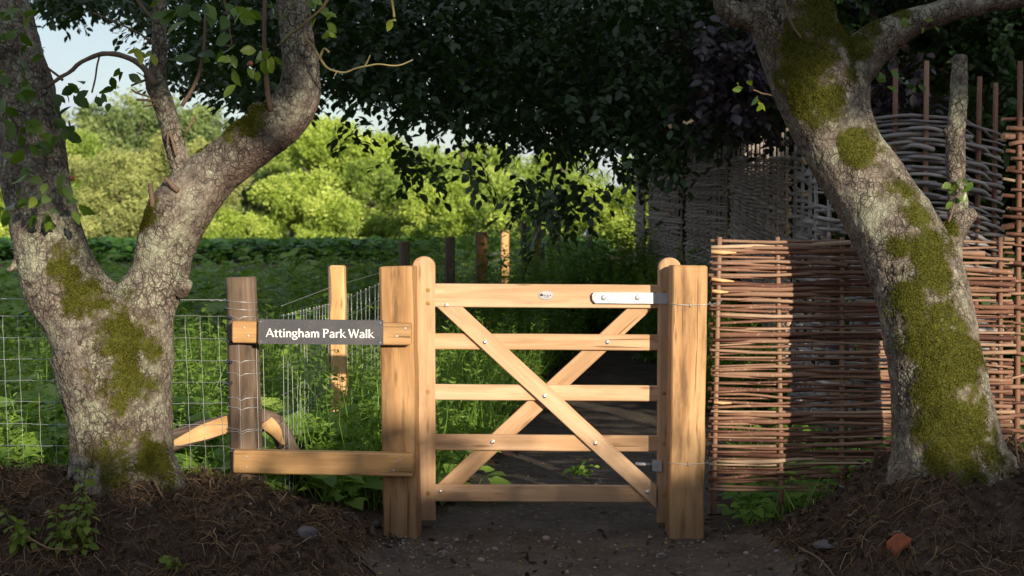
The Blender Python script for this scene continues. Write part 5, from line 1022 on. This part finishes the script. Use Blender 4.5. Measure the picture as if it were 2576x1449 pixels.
for i, (px, py) in enumerate(pts):
    s = min(.03, .0045*math.exp(rng.normal(0.25, .5))); rock(mb, (px, py, float(height(px, py))+.006+s*.2), s, i, rng.random())
m, nt_, b_ = newmat('pebbles'); t_ = attr(nt_, 'tone').outputs['Fac']; setin(nt_, b_, Base_Color=ramp(nt_, t_, [(0, (.06, .055, .055)), (.5, (.15, .13, .12)), (.8, (.24, .21, .19)), (1, (.26, .17, .12))]), Roughness=.85); M['pebbles'] = m
tag(mb.build('gravel', M['pebbles'], smooth=True), kind='stuff'); IV, IF = IV_, IF_
def stone(label, x, y, Y, px, mat='stone', flat=.6, rough=.25, name='stone', sink=.25):
    p = at(x, y, Y); p[2] = float(height(p[0], p[1])); s = px/2/ppm(Y); o = rock(MB(), p+[0, 0, s*flat*(1-sink)], s, int(x), .5, rough, flat).build(name, M[mat], None); o.data.polygons.foreach_set('use_smooth', np.zeros(len(o.data.polygons), bool)); tag(o, label, 'brick' if name == 'brick' else 'stone', 'loose stones on the ground')
stone('big grey angular stone in the bank left of the left gate post', 772, 1385, 5.75, 56, flat=.7)
stone('tan stone at the back of the gravel, left of the left gate post', 870, 1322, 6.35, 38)
stone('dark blue-grey stone beside the tan stone left of the gate post', 925, 1328, 6.35, 36)
stone('round smooth pebble right at the foot of the right gate post', 1992, 1307, 6.5, 22, flat=.9, rough=.08)
stone('tan pebble lying under the left end of the bottom gate bar', 1312, 1268, 6.95, 20)
stone('flat pinkish stone half buried at the lower right of the path', 2080, 1400, 5.75, 84, flat=.3)
stone('small blue-grey stone standing near the flat pinkish one', 2018, 1385, 5.7, 26, flat=.9)
stone('grey stone on the ground under the red-brown hurdle', 2340, 1250, 6.6, 34)
stone('flat grey stone below the hurdle near the leaning tree', 2172, 1332, 6.3, 34)
stone('brown stone sunk in the bank left of the grey stone', 690, 1375, 5.6, 46, 'brownstone', .6)
o = thing('brick', 'broken red brick stuck in the bank below the leaning tree', 'brick', (0, 0, 0), 'loose stones on the ground')
p = at(2258, 1372, 5.5); o.location = p; U_ = np.array([.75, .3, .55]); U_ /= np.linalg.norm(U_); mb = MB()
beam(mb, p-U_*.05, p+U_*.052, .062, .058, up=(-.5, .5, .8), bev=.009, nseg=6, wob=.016, ends=((.02, -.012), (-.015, .012))); mb.build('fragment', M['brick'], o, smooth=False)
# clods of earth and bare roots on the banks
mb = MB(); n = 1500; x = rng.uniform(-2.5, 2.5, n); y = rng.uniform(4.9, 6.5, n); ok = bankmask(x, y)&inview(x, y, 1.15)
ICO = bmesh.new(); bmesh.ops.create_icosphere(ICO, subdivisions=1, radius=1); IV = np.array([v.co[:] for v in ICO.verts]); IF = np.array([[v.index for v in f.verts] for f in ICO.faces]); ICO.free()
for i, (px, py) in enumerate(zip(x[ok], y[ok])):
    s_ = min(.035, .008*math.exp(rng.normal(.1, .55))); rock(mb, (px, py, float(height(px, py))+s_*.15), s_, i, .5, .4, .7)
tag(mb.build('earth_clods', M['soil'], smooth=False), kind='stuff'); IV, IF = IV_, IF_
mb = MB()
for i in range(46):
    rt = rng.random() < .5; px = rng.uniform(1.35, 2.3) if rt else rng.uniform(-2.2, -.75); py = rng.uniform(5.45, 6.0); a = rng.uniform(3.6, 5.8); n = 12; q = []
    for k in range(n): q.append((px, py)); a += rng.normal(0, .35); st_ = rng.uniform(.015, .035); px += math.cos(a)*st_; py += math.sin(a)*st_*.8
    q = np.array(q); z = height(q[:, 0], q[:, 1])+.008+.012*np.sin(np.linspace(0, 3.1, n))+rng.normal(0, .003, n); r_ = rng.uniform(.0018, .0055); tube(mb, np.column_stack([q, z]), np.linspace(r_, r_*.35, n), 5, np.clip(rng.normal(.45, .15), 0, 1))
tag(mb.build('bare_roots', M['straw']), kind='stuff')
for i, (lab, p0, p1, p2, r, ti) in enumerate((('pale bent stick lying on the bank at the lower left', (70, 1350, 5.45), (120, 1378, 5.4), (178, 1383, 5.4), .0045, 0), ('pale stick leaning against the foot of the forked tree', (388, 1208, 5.85), (395, 1225, 5.82), (410, 1252, 5.8), .006, 0), ('short brown stick end standing by the forked tree', (282, 1258, 5.75), (283, 1272, 5.74), (281, 1290, 5.73), .006, 0),
         ('forked brown twig lying at the lower right of the path', (2010, 1378, 5.6), (2060, 1405, 5.5), (2100, 1449, 5.4), .005, 0), ('grey root end lying before the hurdle at the mound', (2190, 1286, 6.15), (2260, 1302, 6.1), (2290, 1306, 6.05), .014, 0), ('thin dry stalk standing at the right edge beside the mossy trunk', (2552, 1100, 5.9), (2560, 1150, 5.9), (2572, 1200, 5.9), .006, 0))):
    o = tag(tube(MB(), curve([at(*p0), at(*p1), at(*p2)], 14)+rng.normal(0, .0012, (14, 3)), np.linspace(r, r*.7, 14), 6, .6).build('stick', M['straw' if i in (0, 1) else 'twig']), lab, 'stick', 'loose sticks on the ground')
